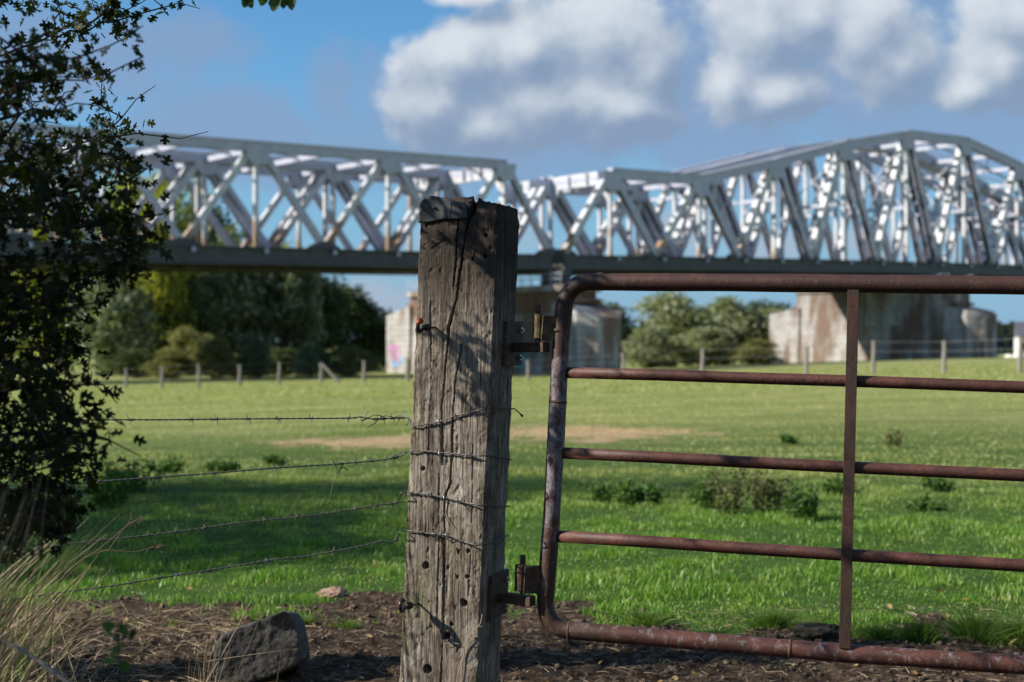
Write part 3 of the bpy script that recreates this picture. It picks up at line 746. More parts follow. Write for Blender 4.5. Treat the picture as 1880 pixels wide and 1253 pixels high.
def house(x, Y, wd, dp, h, rh, label, wall, roof):
    X = (x-940)/F*Y; z = float(ground_h(np.array([X]), np.array([Y]))[0]); root = empty('house', (X, Y, z)); tag(root, label, 'house', 'far houses at the right edge')
    z1 = z + h
    mb = MB(); mb.box((X, Y, (z-1+z1)/2), (wd, dp, h+1)); mb.build('wall', wall, root)
    mb = MB(); a = [Vector((X-wd/2-.3, Y, z1+.02)), Vector((X+wd/2+.3, Y, z1+.02))]
    v = [a[0]+Vector((0,-dp/2-.4,0)), a[1]+Vector((0,-dp/2-.4,0)), a[1]+Vector((0,dp/2+.4,0)), a[0]+Vector((0,dp/2+.4,0)), a[0]+Vector((0,0,rh)), a[1]+Vector((0,0,rh))]
    mb.add(v, [(0,1,5,4),(2,3,4,5),(0,4,3),(1,2,5),(3,2,1,0)]); mb.build('roof', roof, root)
    for k in (-.28, .05, .32):
        mb = MB(); mb.box((X+wd*k, Y-dp/2-.03, z+h*.55), (1.1, .06, 1.3)); mb.build('window', plain('far_window', (.05,.06,.08), .2), root)
MWW = plain('white_render', (.62,.62,.60), .8); MRF = plain('grey_roof', (.10,.10,.12), .8)
house(1876, 235, 3.2, 7, 3.6, 2.4, 'small white house with grey roof at the far right edge beyond the board', MWW, MRF)
house(1902, 250, 8, 7, 4.2, 2.2, 'second white house cut off by the right edge of the view', MWW, MRF)

# ------------------------------------------------------------------ far fence
M_FPOST = plain('grey_fence_post', (.25,.22,.19), .9, 0, .3, 14, .01)
fx = [(232,690,72),(297,717,71),(365,717,70),(440,715,70),(512,714,70),(590,711,70),(668,707,71),(748,704,72),(828,702,72),(905,700,72),(970,698,71),(1145,694,65),(1289,691,60),(1480,689,56),(1603,688,53),(1733,687,50.5),(1872,684,48.5),(2010,684,47),(2150,684,46)]
nm = ['standing nearest the hawthorn','second right of the hawthorn','third right of the hawthorn','fourth right of the hawthorn','left of the slanted brace by one','at the slanted brace','right of the slanted brace, before the pier wing','close left of the big post','hidden by the big post','hidden by the big post','between the big post and the gate','just inside the gate frame','second inside the gate frame','in front of the sunlit pier wing','just right of the gate upright','before the shaded pier end','at the right edge of the view','outside the right edge','far outside the right edge']
fp = None; tops = []
for i, (x, yb_, Y) in enumerate(fx):
    X = (x-940)/F*Y; z = float(ground_h(np.array([X]), np.array([Y]))[0])
    h = (1.02, 1.1, 1.15, 1.05, 1.12)[i % 5]
    if x > 1100: h += .12
    mb = MB(); r0 = .075+.015*random.random(); dx = random.uniform(-.05,.05)
    mb.tube([(X,Y,z-.3),(X+dx*.3,Y,z+h*.4),(X+dx*.5+.02,Y,z+h*.75),(X+dx,Y,z+h-.02),(X+dx,Y,z+h)], [r0,r0,r0*.93,r0*.9,r0*.6], 8)
    o = mb.build('fence_post', M_FPOST, smooth=False); tag(o, 'grey wooden fence post across the pasture, '+nm[i], 'fence post', 'wooden posts of the far pasture fence')
    tops.append((X+dx, Y, z, h))
X5, Y5, z5, h5 = tops[5]
mb = MB(); mb.tube([(X5+.05, Y5-.05, z5+1.0), (X5+1.05, Y5-.3, z5-.05)], [.07,.08], 8); o = mb.build('fence_brace', M_FPOST); tag(o, 'slanted wooden brace leaning against a far fence post', 'fence brace')
mb = MB()
for k in (.35, .68, .97):
    for a_, b_ in zip(tops[:-1], tops[1:]): mb.tube([(a_[0],a_[1]-.08,a_[2]+a_[3]*k),(b_[0],b_[1]-.08,b_[2]+b_[3]*k)], .006, 4, False)
o = mb.build('fence_wire', M_WIRE); tag(o, 'thin wires strung between the far fence posts', 'wire')

# ------------------------------------------------------------------ the big oak post
rr = Vector((.94, -.342, 0)).normalized(); bb = Vector((.342, .94, 0)).normalized(); nf = -bb
LEAN = .046; C0 = Vector((-.0628, 4.2, 1.0)); PW, PD = .262, .20
def post_pt(u, v, z): return C0 + rr*u + bb*v + Vector((LEAN*(z-1.0), 0, z-1.0))
def px_front(x, y, off=0.0):
    """photo pixel -> (u,z) on the front face"""
    dr = Vector(((x-940)/F, 1, -(y-626.5)/F)); nn = rr.cross(Vector((LEAN,0,1))).normalized()
    o = Vector((0,0,CAMZ)); k = nn.dot(C0-o)/nn.dot(dr); p = o + dr*k
    z = p.z; q = p - C0 - Vector((LEAN*(z-1.0), 0, z-1.0)); return q.dot(rr), z
def front3(x, y, off=.004):
    u, z = px_front(x, y); return post_pt(u, -off, z)
def px_side(x, y):
    nn = bb.cross(Vector((LEAN,0,1))).normalized(); dr = Vector(((x-940)/F, 1, -(y-626.5)/F)); o = Vector((0,0,CAMZ)); k = nn.dot(C0-o)/nn.dot(dr); p = o+dr*k
    z = p.z; q = p - C0 - Vector((LEAN*(z-1.0), 0, z-1.0)); return q.dot(bb), z
def side3(x, y, off=.004):
    v, z = px_side(x, y); return post_pt(off, v, z)
ZTOP = 1.640
def make_post():
    base = post_pt(-PW/2, PD/2, 0); root = empty('gate_post', base); tag(root, 'thick weathered oak gate post with cracks and a metal cap patch, in the middle', 'post')
    # perimeter samples: (u, v, nu, nv, s)
    per = []; r = .010
    def arc(cu, cv, a0, a1, n):
        for k in range(n):
            a = a0+(a1-a0)*(k+.5)/n; per.append((cu+r*math.cos(a), cv+r*math.sin(a), math.cos(a), math.sin(a)))
    for k in np.linspace(-PW+r, -r, 112): per.append((k, 0, 0, -1))
    arc(-r, r, -math.pi/2, 0, 5)
    for k in np.linspace(r, PD-r, 80): per.append((0, k, 1, 0))
    arc(-r, PD-r, 0, math.pi/2, 4)
    for k in np.linspace(-r, -PW+r, 26): per.append((k, PD, 0, 1))
    arc(-PW+r, PD-r, math.pi/2, math.pi, 4)
    for k in np.linspace(PD-r, r, 26): per.append((-PW, k, -1, 0))
    arc(-PW+r, r, math.pi, 1.5*math.pi, 5)
    per = np.array(per); n = len(per); zs = np.arange(-.15, ZTOP+.0001, .0033); m = len(zs)
    U = np.tile(per[:,0], (m,1)); Vv = np.tile(per[:,1], (m,1)); NU = np.tile(per[:,2], (m,1)); NV = np.tile(per[:,3], (m,1)); Z = np.tile(zs[:,None], (1,n))
    # fine relief
    d = (fbm(U*170, Z*7, Vv*170, 4)-.5)*.0028
    chips = fbm(U*45, Z*38, Vv*45, 3); d += np.where(chips > .60, -(chips-.60)*.014, 0)
    d += (fbm(U*16, Z*9, Vv*16, 3)-.5)*.004
    ridg = np.abs(fbm(U*90+3, Z*3.0, Vv*90, 2)-.5); d -= np.maximum(.035-ridg, 0)*.028
    # cracks on the front face
    front = (NV < -.6).astype(float)
    def crack(pts, wd, dp, face='f'):
        nonlocal d
        uz = [px_front(*p) if face == 'f' else px_side(*p) for p in pts]; uz.sort(key=lambda q: q[1])
        cz = np.array([q[1] for q in uz]); cu = np.array([q[0] for q in uz])
        uc = np.interp(Z, cz, cu) + (vnoise(Z*16, 0*Z+2)-.5)*.003 + (vnoise(Z*110, 0*Z+5)-.5)*.002
        w_ = wd*(.5+1.0*vnoise(Z*12, 0*Z+8)); co = U if face == 'f' else Vv; msk = front if face == 'f' else (NU > .6)
        inr = (Z > cz[0]-.005) & (Z < cz[-1]+.02)
        k = np.clip(1-np.abs(co-uc)/w_, 0, 1)**.6; d = d - k*dp*msk*inr*np.minimum(1, sstep(cz[0]-.01, cz[0]+.05, Z)+.2)
    crack([(876,340),(872,362),(858,410),(846,487),(838,545),(823,600),(818,680),(812,740),(812,850)], .0036, .035)
    crack([(842,405),(838,470),(833,520)], .003, .02)
    crack([(846,640),(836,700),(833,740),(830,823),(827,885),(816,912),(816,1000),(814,1160),(808,1270)], .0028, .028)
    crack([(806,880),(806,1000),(802,1150)], .0014, .010); crack([(790,560),(792,700),(786,860)], .0018, .008); crack([(868,820),(866,980),(860,1100)], .0012, .006)
    crack([(930,360),(928,470),(925,560)], .004, .02, 's'); crack([(915,780),(912,900),(905,1050)], .003, .015, 's')
    for (x, y, rad, dp) in [(782,1037,5.5,.03),(852,1103,5.5,.03),(842,1005,3,.02),(860,1006,3,.02),(840,1052,2.8,.02),(858,1054,3,.02),(820,1167,6,.03),(785,1228,7,.03),(777,857,3.5,.015),(870,456,3,.02),(891,456,3.2,.02),(836,1110,2,.01),(829,1145,3,.01),(893,417,3,.015)]:
        u0, z0 = px_front(x, y); rm = rad/F*4.22; q = np.sqrt((U-u0)**2+(Z-z0)**2)/rm; d -= front*np.clip((1.25-q)*3, 0, 1)*dp
    # wavy silhouette on the corners
    for (cu, cv, amp) in ((-PW, 0, .006), (0, 0, .006), (0, PD, .006)):
        dist = np.sqrt((U-cu)**2+(Vv-cv)**2); d -= np.exp(-(dist/.02)**2)*(fbm(Z*22+cu*9, 0*Z+cv*7+4, 0, 3))*amp*2
    # worn head
    d -= sstep(ZTOP-.05, ZTOP, Z)*(.006+.016*fbm(U*30, Z*30, Vv*30, 3))
    U2 = U + NU*d; V2 = Vv + NV*d
    zt_ = fbm(U*22, Vv*22, 3, 4)
    tl = ZTOP - .022*zt_ - .018*sstep(-.09, 0, U) - .006*sstep(.05,.2,Vv)
    uc = px_front(872, 362)[0]; tl = tl - .030*np.exp(-((U-uc)/.006)**2)
    Z2 = -.15 + (Z+.15)*(tl+.15)/(ZTOP+.15)
    W3 = np.array(C0)[None,None,:] + U2[...,None]*np.array(rr) + V2[...,None]*np.array(bb)
    W3[...,0] += LEAN*(Z2-1.0); W3[...,2] = Z2
    V = W3.reshape(-1,3); ii = np.arange(n*m).reshape(m,n); i2 = np.roll(ii, -1, axis=1)
    Fq = np.stack([ii[:-1].ravel(), i2[:-1].ravel(), i2[1:].ravel(), ii[1:].ravel()], 1)
    # cap: rings shrinking to the centre with roughness
    cap = []; last = W3[-1]; cen = last.mean(0); rings = [last]
    for k in range(1, 16):
        f_ = 1-k/16; rg = cen + (last-cen)*f_; rg[:,2] = last[:,2]*f_ + (cen[2]-.004)*(1-f_) + (fbm(rg[:,0]*60, rg[:,1]*60, 5, 3)-.5)*.016
        q_ = (rg-np.array(C0))@np.array(rr); rg[:,2] -= .028*np.exp(-((q_-uc-.03)/.007)**2)
        rings.append(rg)
    base_n = len(V); V = np.concatenate([V] + rings[1:]); fl = [Fq]
    prev = ii[-1]
    for k in range(1, 16):
        cur = base_n + (k-1)*n + np.arange(n); fl.append(np.stack([prev, np.roll(prev,-1), np.roll(cur,-1), cur], 1)); prev = cur
    npmesh('timber', V, np.concatenate(fl), M_WOOD, root, smooth=True)
    fo = bpy.data.objects
    # lead patch nailed to the head
    pts = [(776,362),(792,357),(812,361),(842,370),(853,372),(855,384),(859,400),(830,403),(800,406),(771,410),(769,392),(773,376)]
    mb = MB(); nI = 26; nJ = 14
    def quadpt(s_, t_):
        xa = 771+(857-771)*s_; ytop_ = np.interp(s_, [0,.12,.3,.55,1], [372,362,360,364,374]); ybot = np.interp(s_, [0,.3,1], [410,407,400]) + 1.5*math.sin(s_*9)
        x = xa + (2 if t_ < .5 else -1)*(1 if s_ < .1 else 0) + 3*t_*(1 if s_ > .9 else 0)
        y = ytop_ + (ybot-ytop_)*t_; off = .0045 + .001*math.sin(s_*5+t_*2)**2 + .003*t_*s_*(s_ > .5) + .004*max(0, .12-s_)/.12
        return front3(x, y, off)
    g1 = [[quadpt(i/(nI-1), j/(nJ-1)) for i in range(nI)] for j in range(nJ)]
    v = [p for row in g1 for p in row] + [p + bb*.0015 for row in g1 for p in row]; f = []; q = nI*nJ
    for j in range(nJ-1):
        for i in range(nI-1):
            a = j*nI+i; f.append((a, a+nI, a+nI+1, a+1)); f.append((q+a, q+a+1, q+a+nI+1, q+a+nI))
    for i in range(nI-1): f.append((i, i+1, q+i+1, q+i)); a = (nJ-1)*nI+i; f.append((a, q+a, q+a+1, a+1))
    for j in range(nJ-1): a = j*nI; f.append((a, q+a, q+a+nI, a+nI)); a = j*nI+nI-1; f.append((a, a+nI, q+a+nI, q+a))
    mb.add(v, f); pl = mb.build('metal_patch', M_PLATE, root, smooth=True)
    for x, y in ((799,382),(845,381)):
        mb = MB(); p = front3(x, y, .006); mb.tube([p, p-bb*.004, p-bb*.006], [.0042,.004,.002], 10); mb.build('nail', M_RUST, pl, smooth=True)
    mb = MB(); mb.tube([front3(827,370,.0085), front3(828,383,.0085), front3(826,392,.0088), front3(828,402,.009)], .0009, 5); mb.build('scratch', M_ZINC, pl)
    # bent nails
    mb = MB(); mb.tube([front3(780,447,.012), front3(790,443,.010), front3(818,436,.002)], .0019, 6); mb.build('nail', M_RUST, root, smooth=True)
    mb = MB(); mb.tube([side3(930,455,.004), side3(944,470,.012)], .0019, 6); mb.build('nail', M_RUST, root, smooth=True)
    mb = MB(); mb.tube([side3(944,752,.004), side3(947,760,.014), side3(949,764,.018)], [.0019,.0019,.0045], 7); mb.build('nail', M_RUST, root, smooth=True)
    # screw-in ring insulators
    def insul(x, y, tip, orange_part):
        r0 = front3(x, y, .0); out = -bb; side_l = -rr
        p1 = r0 + out*.035 + side_l*.006; mb = MB()
        mb.tube([r0-out*.01, r0+out*.02, p1], .0032, 8); sc = mb.build('insulator', M_RUST, root, smooth=True)
        mb = MB(); mb.tube([p1, p1+out*.008+side_l*.004, p1+out*.020+side_l*.008], [.0095,.012,.0085], 12)
        c = p1 + out*.036 + side_l*.014 + Vector((0,0,.004)); ring = [c + (out*math.cos(a)*.016 + Vector((0,0,1))*math.sin(a)*.017) for a in np.linspace(-2.6, 2.4, 16)]
        mb.tube(ring, .0055, 8); mb.build('housing', M_BLACK, sc, smooth=True)
        mb = MB()
        if orange_part == 'top': mb.tube([c + (out*math.cos(a)*.016 + Vector((0,0,1))*math.sin(a)*.018) for a in np.linspace(.3, 2.3, 9)], .0072, 8)
        else: mb.tube([c + side_l*.003 + (out*math.cos(a)*.0135 + Vector((0,0,1))*math.sin(a)*.008) for a in np.linspace(-1.5, 1.6, 9)], .0045, 8)
        mb.build('orange_ring', M_ORANGE, sc, smooth=True)
    insul(800, 602, 0, 'top'); insul(768, 1108, 0, 'side')
    # staples holding the wires
    for x, y in ((805,775),(808,834),(817,915),(798,982),(821,984)):
        mb = MB(); p = front3(x, y, 0); mb.tube([p+Vector((0,0,.009)), p-bb*.009+Vector((0,0,.007)), p-bb*.010+Vector((0,0,-.006)), p+Vector((0,0,-.011))], .0016, 6); mb.build('staple', M_ZINC, root, smooth=True)
    # hinge brackets on the side face
    for (x0, x1, y0, y1, ay, ax1, pinx, py0, py1) in ((921,954,590,672,638,1003,988,560,640), (894,927,1055,1135,1098,978,960,1019,1100)):
        va, za = px_side(x0+1, (y0+y1)/2); vb, zb_ = px_side(x1-1, (y0+y1)/2); _, z0 = px_side(x0+10, y0); _, z1 = px_side(x0+10, y1)
        mb = MB(); ctr = post_pt(.006, (va+vb)/2, (z0+z1)/2); mb.box(ctr, (.012, abs(vb-va), abs(z1-z0)), (rr, bb, Vector((LEAN,0,1)).normalized()))
        br = mb.build('hinge_bracket', M_RUST, root, bevel=.0015)
        for yy in (y0+16, y1-15):
            for vv in (.25, .8):
                p = post_pt(.012, va+(vb-va)*vv, px_side(x0+10, yy)[1])
                if vv > .5:
                    mb = MB(); mb.tube([p, p+rr*.007], .0095, 6); mb.tube([p+rr*.007, p+rr*.013], .0045, 8); mb.build('bolt', M_ZINC, br)
        _, az_ = px_side(x0+12, ay); p0 = post_pt(.012, (va+vb)/2, az_)
        p1 = at(ax1, ay, 4.235); p1.z = p0.z
        mb = MB(); mb.beam(p0, p1, .030, .030, Vector((0,0,1))); mb.build('arm', M_RUST, br, bevel=.002)
        pin = at(pinx, py0, 4.24); pb = at(pinx-1, py1-10, 4.24)
        mb = MB(); mb.tube([pb, pin-Vector((0,0,.003)), pin], [.0085,.0085,.006], 12); mb.build('pintle', M_RUST, br, smooth=False)
    return root
make_post()

# ------------------------------------------------------------------ gate
GL = Vector((.132, 4.25, 0)); GD = Vector((.970, -.242, 0)).normalized(); GN = Vector((GD.y, -GD.x, 0))  # GN faces the camera
def gp(x, y, off=0.0):
    dr = Vector(((x-940)/F, 1, -(y-626.5)/F)); o = Vector((0,0,CAMZ)); k = GN.dot(GL-o)/GN.dot(dr); return o + dr*k + GN*off
gate = empty('field_gate', GL); tag(gate, 'rusty red tubular steel field gate with peeling grey paint', 'gate')
def gate_build():
    mr = Matrix((GD, -GN, Vector((0,0,1)))).transposed().to_4x4(); mr.translation = GL; inv = mr.inverted()
    def fin(o, parent=None):
        for v in o.data.vertices: v.co = inv @ v.co
        o.parent = gate; o.location = (0,0,0); o.rotation_euler = mr.to_euler(); return o
    def arc(c0, c1, c2, n=12):    # quadratic corner
        return [c0*(1-t)**2 + c1*2*t*(1-t) + c2*t*t for t in [i/n for i in range(n+1)]]
    tA = gp(1080,518.5); tEnd = gp(1880,524.5); tdir = (tEnd-tA).normalized(); far_t = tA + tdir*2.9
    bA = gp(1040,1157); bEnd = gp(1880,1221.5); bdir = (bEnd-bA).normalized(); far_b = bA + bdir*2.9
    sT = gp(1033,585); sB = gp(1001,1098)
    def corner(p, q, c, n=14):
        pts = []
        for i in range(n+1):
            t = i/n; a = (1-t)**2; b = 2*t*(1-t); d = t*t
            pts.append(p*a + c*b + q*d)
        return pts
    ctop = gp(1036.5, 517.5); cbot = gp(996.5, 1153.5)
    path = [far_t, tEnd, gp(1560,521), gp(1300,519)] + corner(gp(1086,518), gp(1033.5,582), ctop) + [gp(1029,640), gp(1021,800), gp(1012,960)] + corner(gp(1002,1090), gp(1046,1158), cbot) + [gp(1300,1179), gp(1560,1200.5), bEnd, far_b]
    # resample so that bump follows
    res = []
    for p, q in zip(path[:-1], path[1:]):
        k = max(1, int((q-p).length/.04)); res += [p.lerp(q, i/k) for i in range(k)]
    res.append(path[-1]); rad = [.0262 + .0006*math.sin(i*.7) for i in range(len(res))]
    mb = MB(); mb.tube(res, rad, 20); fin(mb.build('frame_tube', M_FRAME, smooth=True))
    for (pa, pb) in ((gp(1028,604), gp(1027,610)), (gp(1000,1092), gp(1000.5,1088)), (gp(1043,1158), gp(1047,1158.3)), (gp(1024.5,735), gp(1024,740)), (gp(1448,1191.5), gp(1453,1192))):
        mb = MB(); mb.tube([pa, pa.lerp(pb,.5), pb], [.0268,.0278,.0268], 18); fin(mb.build('weld', M_RUST, smooth=True))
    for (x0, y0, xm, ym, x1, y1, r_) in ((1040,684.5,1552,699.7,1880,711.5,.0168),(1030,832,1552,858,1880,873.5,.0172),(1022,985,1548,1019,1880,1039,.0178)):
        a = gp(x0,y0,-.002); m_ = gp(xm,ym,-.002); b = gp(x1,y1,-.002); e = m_ + (b-m_).normalized()*2.15
        pts = [a, a.lerp(m_,.33)+Vector((0,0,.001)), a.lerp(m_,.66), m_, b, e]
        mb = MB(); mb.tube(pts, r_, 16); fin(mb.build('bar', M_BAR, smooth=True))
    # flat upright(s)
    for k in (0, 1.62):
        t0 = gp(1567,533,.021)+GD*k; t1 = gp(1551,1188,.021)+GD*k
        mb = MB(); mb.beam(t0, t1, .009, .0315, GN); fin(mb.build('upright', M_FLAT, bevel=.001))
    mb = MB(); mb.tube([far_t, far_b], .026, 14); fin(mb.build('end_tube', M_FRAME, smooth=True))
    # hinge lugs
    for (xa, xb, ya, yb_, xbar) in ((976,1000,577,622,'m'),(945,963,1037,1085,'r')):
        m_ = M_MOSS if xbar == 'm' else M_RUST
        zt_ = at(xa, ya, 4.24).z; zb_ = at(xa, yb_, 4.24).z; cx = at((xa+xb)/2, ya, 4.24)
        px_ = at(988 if xbar == 'm' else 955, ya, 4.24)
        mb = MB(); mb.tube([Vector((px_.x, 4.24, zb_)), Vector((px_.x+.002, 4.24, zt_))], .0175, 14)
        x2 = 1022 if xbar == 'm' else 996; p2 = gp(x2, ya); p2a = gp(x2-2, yb_)
        mb.beam(Vector((px_.x+.008, 4.232, (zt_+zb_)/2-.004)), Vector((p2.x, p2.y-.004, (zt_+zb_)/2-.008)), .024, abs(zt_-zb_)*1.03, Vector((0,1,0)))
        fin(mb.build('hinge_lug', m_, bevel=.0015))
gate_build()
# latch post outside the frame on the right, so that the gate is carried
e_ = GL + GD*3.06
mb = MB(); mb.tube([(e_.x, e_.y, -.3), (e_.x, e_.y, 1.5), (e_.x, e_.y, 1.52)], [.11,.105,.07], 14); o = mb.build('latch_post', M_FPOST, smooth=False); tag(o, 'grey round post at the latch end of the gate, outside the right edge', 'post')

# ------------------------------------------------------------------ barbed wires
def wdepth(x):
    a = (x-940)/F; return 4.33-.25*(-.31-4.33*a)/(1-.25*a)
def smoothpath(pts, step=.006):
    pts = [Vector(p) for p in pts]; out = []
    P_ = [pts[0]*2-pts[1]] + pts + [pts[-1]*2-pts[-2]]
    for i in range(1, len(P_)-2):
        p0, p1, p2, p3 = P_[i-1:i+3]; k = max(2, int((p2-p1).length/step))
        for j in range(k):
            t = j/k; out.append(.5*((2*p1) + (p2-p0)*t + (2*p0-5*p1+4*p2-p3)*t*t + (3*p1-p0-3*p2+p3)*t**3))
    out.append(pts[-1]); return out
def barb_mb(p, d, sc=1.0, sd=0):
    r_ = random.Random(sd); mb = MB(); d = d.normalized(); a = d.orthogonal().normalized(); b = d.cross(a)
    n = 14; coil = [p + d*(-.005+.010*i/n)*sc + (a*math.cos(i*1.7+sd) + b*math.sin(i*1.7+sd))*.0030*sc for i in range(n+1)]
    mb.tube(coil, .0009*sc, 5)
    for k in range(4):
        an = sd + k*1.7 + r_.uniform(-.3,.3); e = (a*math.cos(an)+b*math.sin(an)); s_ = p + d*(-.004+.0027*k)*sc
        mb.tube([s_+e*.002*sc, s_+e*.013*sc + d*r_.uniform(-.006,.006)*sc], [.0010*sc,.0005*sc], 5)
    return mb
M_WIRED = M_WIRE
def wire(label, leftpts, postpts, barbs, extra=()):
    pts = [at(x, y, wdepth(x)) for x, y in leftpts]; pts = pts[::-1] + postpts   # run left -> right
    path = smoothpath(pts); n = len(path); mb = MB()
    for ph in (0, math.pi):
        sp = []; s = 0
        for i in range(n):
            t = (path[min(i+1,n-1)]-path[max(i-1,0)]).normalized(); a = Vector((0,0,1)); a = (a - t*a.dot(t)).normalized(); b = t.cross(a)
            if i: s += (path[i]-path[i-1]).length
            sp.append(path[i] + (a*math.cos(ph+s*170)+b*math.sin(ph+s*170))*.0015)
        mb.tube(sp, .0014, 5)
    for ex in extra: mb.tube(smoothpath(ex, .008), .0014, 5)
    o = mb.build('barbed_wire', M_WIRED, smooth=True); tag(o, label, 'barbed wire', 'barbed wires stapled to the gate post')
    for i, (x, y) in enumerate(barbs):
        tgt = at(x, y, wdepth(x)) if x < 752 else front3(x, y, .006)
        j = min(range(n), key=lambda q: (path[q]-tgt).length); d = path[min(j+1,n-1)]-path[max(j-1,0)]
        barb_mb(path[j], d, 1.25, i*3+int(x)).build('barb', M_WIRED, o)
    return o
fr = lambda l, off=.006: [front3(x, y, off) for x, y in l]
sdv = lambda l, off=.005: [side3(x, y, off) for x, y in l]
W = wdepth
wire('topmost of the four barbed wires, with twisted loose ends left of the post',
     [(748,768),(690,770),(660,766),(640,768),(510,769),(400,770),(300,771),(230,771),(120,772),(0,775),(-80,777),(-300,784)],
     fr([(757,781),(785,779),(806,775),(840,763),(870,756),(893,750)]) + sdv([(908,749),(925,750),(942,751)]),
     [(643,769),(570,769),(509,769),(455,770),(395,770),(348,770),(240,771),(691,765),(705,770),(720,767),(735,768),(788,779),(836,766)],
     [[at(665,776,W(665)), at(676,755,W(676))], [at(735,770,W(735)), at(705,764,W(705)), at(690,776,W(690)), at(674,786,W(674))], [at(662,770,W(662)), at(668,772,W(668)), at(690,762,W(690)), at(715,769,W(715)), at(735,763,W(735)), at(750,766,4.3), at(748,779,4.28), at(745,782,4.3)]])
wire('second barbed wire from the top, with a broken end hanging down left of the post',
     [(744,833),(735,838),(700,845),(620,852),(500,860),(380,870),(280,877),(150,887),(30,897),(-80,905),(-300,925)],
     fr([(752,828),(775,828),(808,831),(850,835),(890,837)]) + sdv([(908,838),(925,841),(936,845)]),
     [(615,853),(624,851),(655,848),(682,846),(707,843),(725,840),(728,847),(508,859),(390,869),(284,876),(180,886),(860,836),(868,838)],
     [[at(748,829,4.3), at(735,832,4.3), at(716,838,W(716))], [at(632,851,W(632)), at(624,862,W(624)), at(612,888,W(612)), at(604,926,W(604))], [at(624,862,W(624)), at(630,859,W(630)), at(638,863,W(638))]])
wire('third barbed wire from the top, looping up over the post edge',
     [(731,922),(722,925),(700,927),(640,937),(560,948),(430,962),(300,980),(180,993),(70,1005),(-80,1022),(-300,1050)],
     [at(737,905,4.27)] + fr([(746,903),(780,907),(818,914),(850,922),(888,928)]) + sdv([(908,929),(933,930)]),
     [(695,927),(720,926),(654,935),(545,949),(487,957),(428,963),(374,969),(323,976),(270,983),(190,992),(790,909),(848,922)],
     [[at(745,922,4.3), at(725,923,4.28)], [front3(817,915,.008), front3(816,940,.006), front3(828,963,.010)]])
wire('lowest of the four barbed wires, sagging towards the dry grass',
     [(728,990),(718,996),(700,995),(640,1008),(560,1022),(490,1030),(400,1045),(290,1062),(200,1077),(120,1087),(0,1105),(-80,1116),(-300,1150)],
     [at(734,978,4.27)] + fr([(745,974),(770,977),(800,981),(822,983),(850,994),(882,1001)]) + sdv([(903,996),(918,988),(931,983)]),
     [(735,992),(610,1012),(500,1029),(490,1031),(384,1048),(330,1055),(292,1061),(240,1071),(776,978),(700,996)],
     [[front3(800,976,.012), front3(795,981,.014), front3(800,988,.012), front3(808,984,.010)], [front3(818,979,.012), front3(826,983,.013), front3(820,990,.010)]])
# dry tendril on the lower post
mb = MB(); tn = [front3(x, y, .006+.004*math.sin(x*.7)) for x, y in [(838,1262),(845,1230),(852,1205),(856,1180),(866,1163),(878,1150),(884,1143),(886,1128)]]
mb.tube(smoothpath(tn, .01), .0015, 5)
for q in ([(856,1180),(865,1177),(870,1172)], [(866,1163),(874,1168),(880,1168)], [(878,1150),(888,1149)], [(812,1172),(818,1182),(830,1178),(845,1182)]):
    mb.tube([front3(x, y, .009) for x, y in q], .0009, 4)
o = mb.build('dry_tendril', plain('dry_stem', (.32,.25,.17), .8)); tag(o, 'thin dry climbing tendril clinging to the foot of the post', 'tendril')

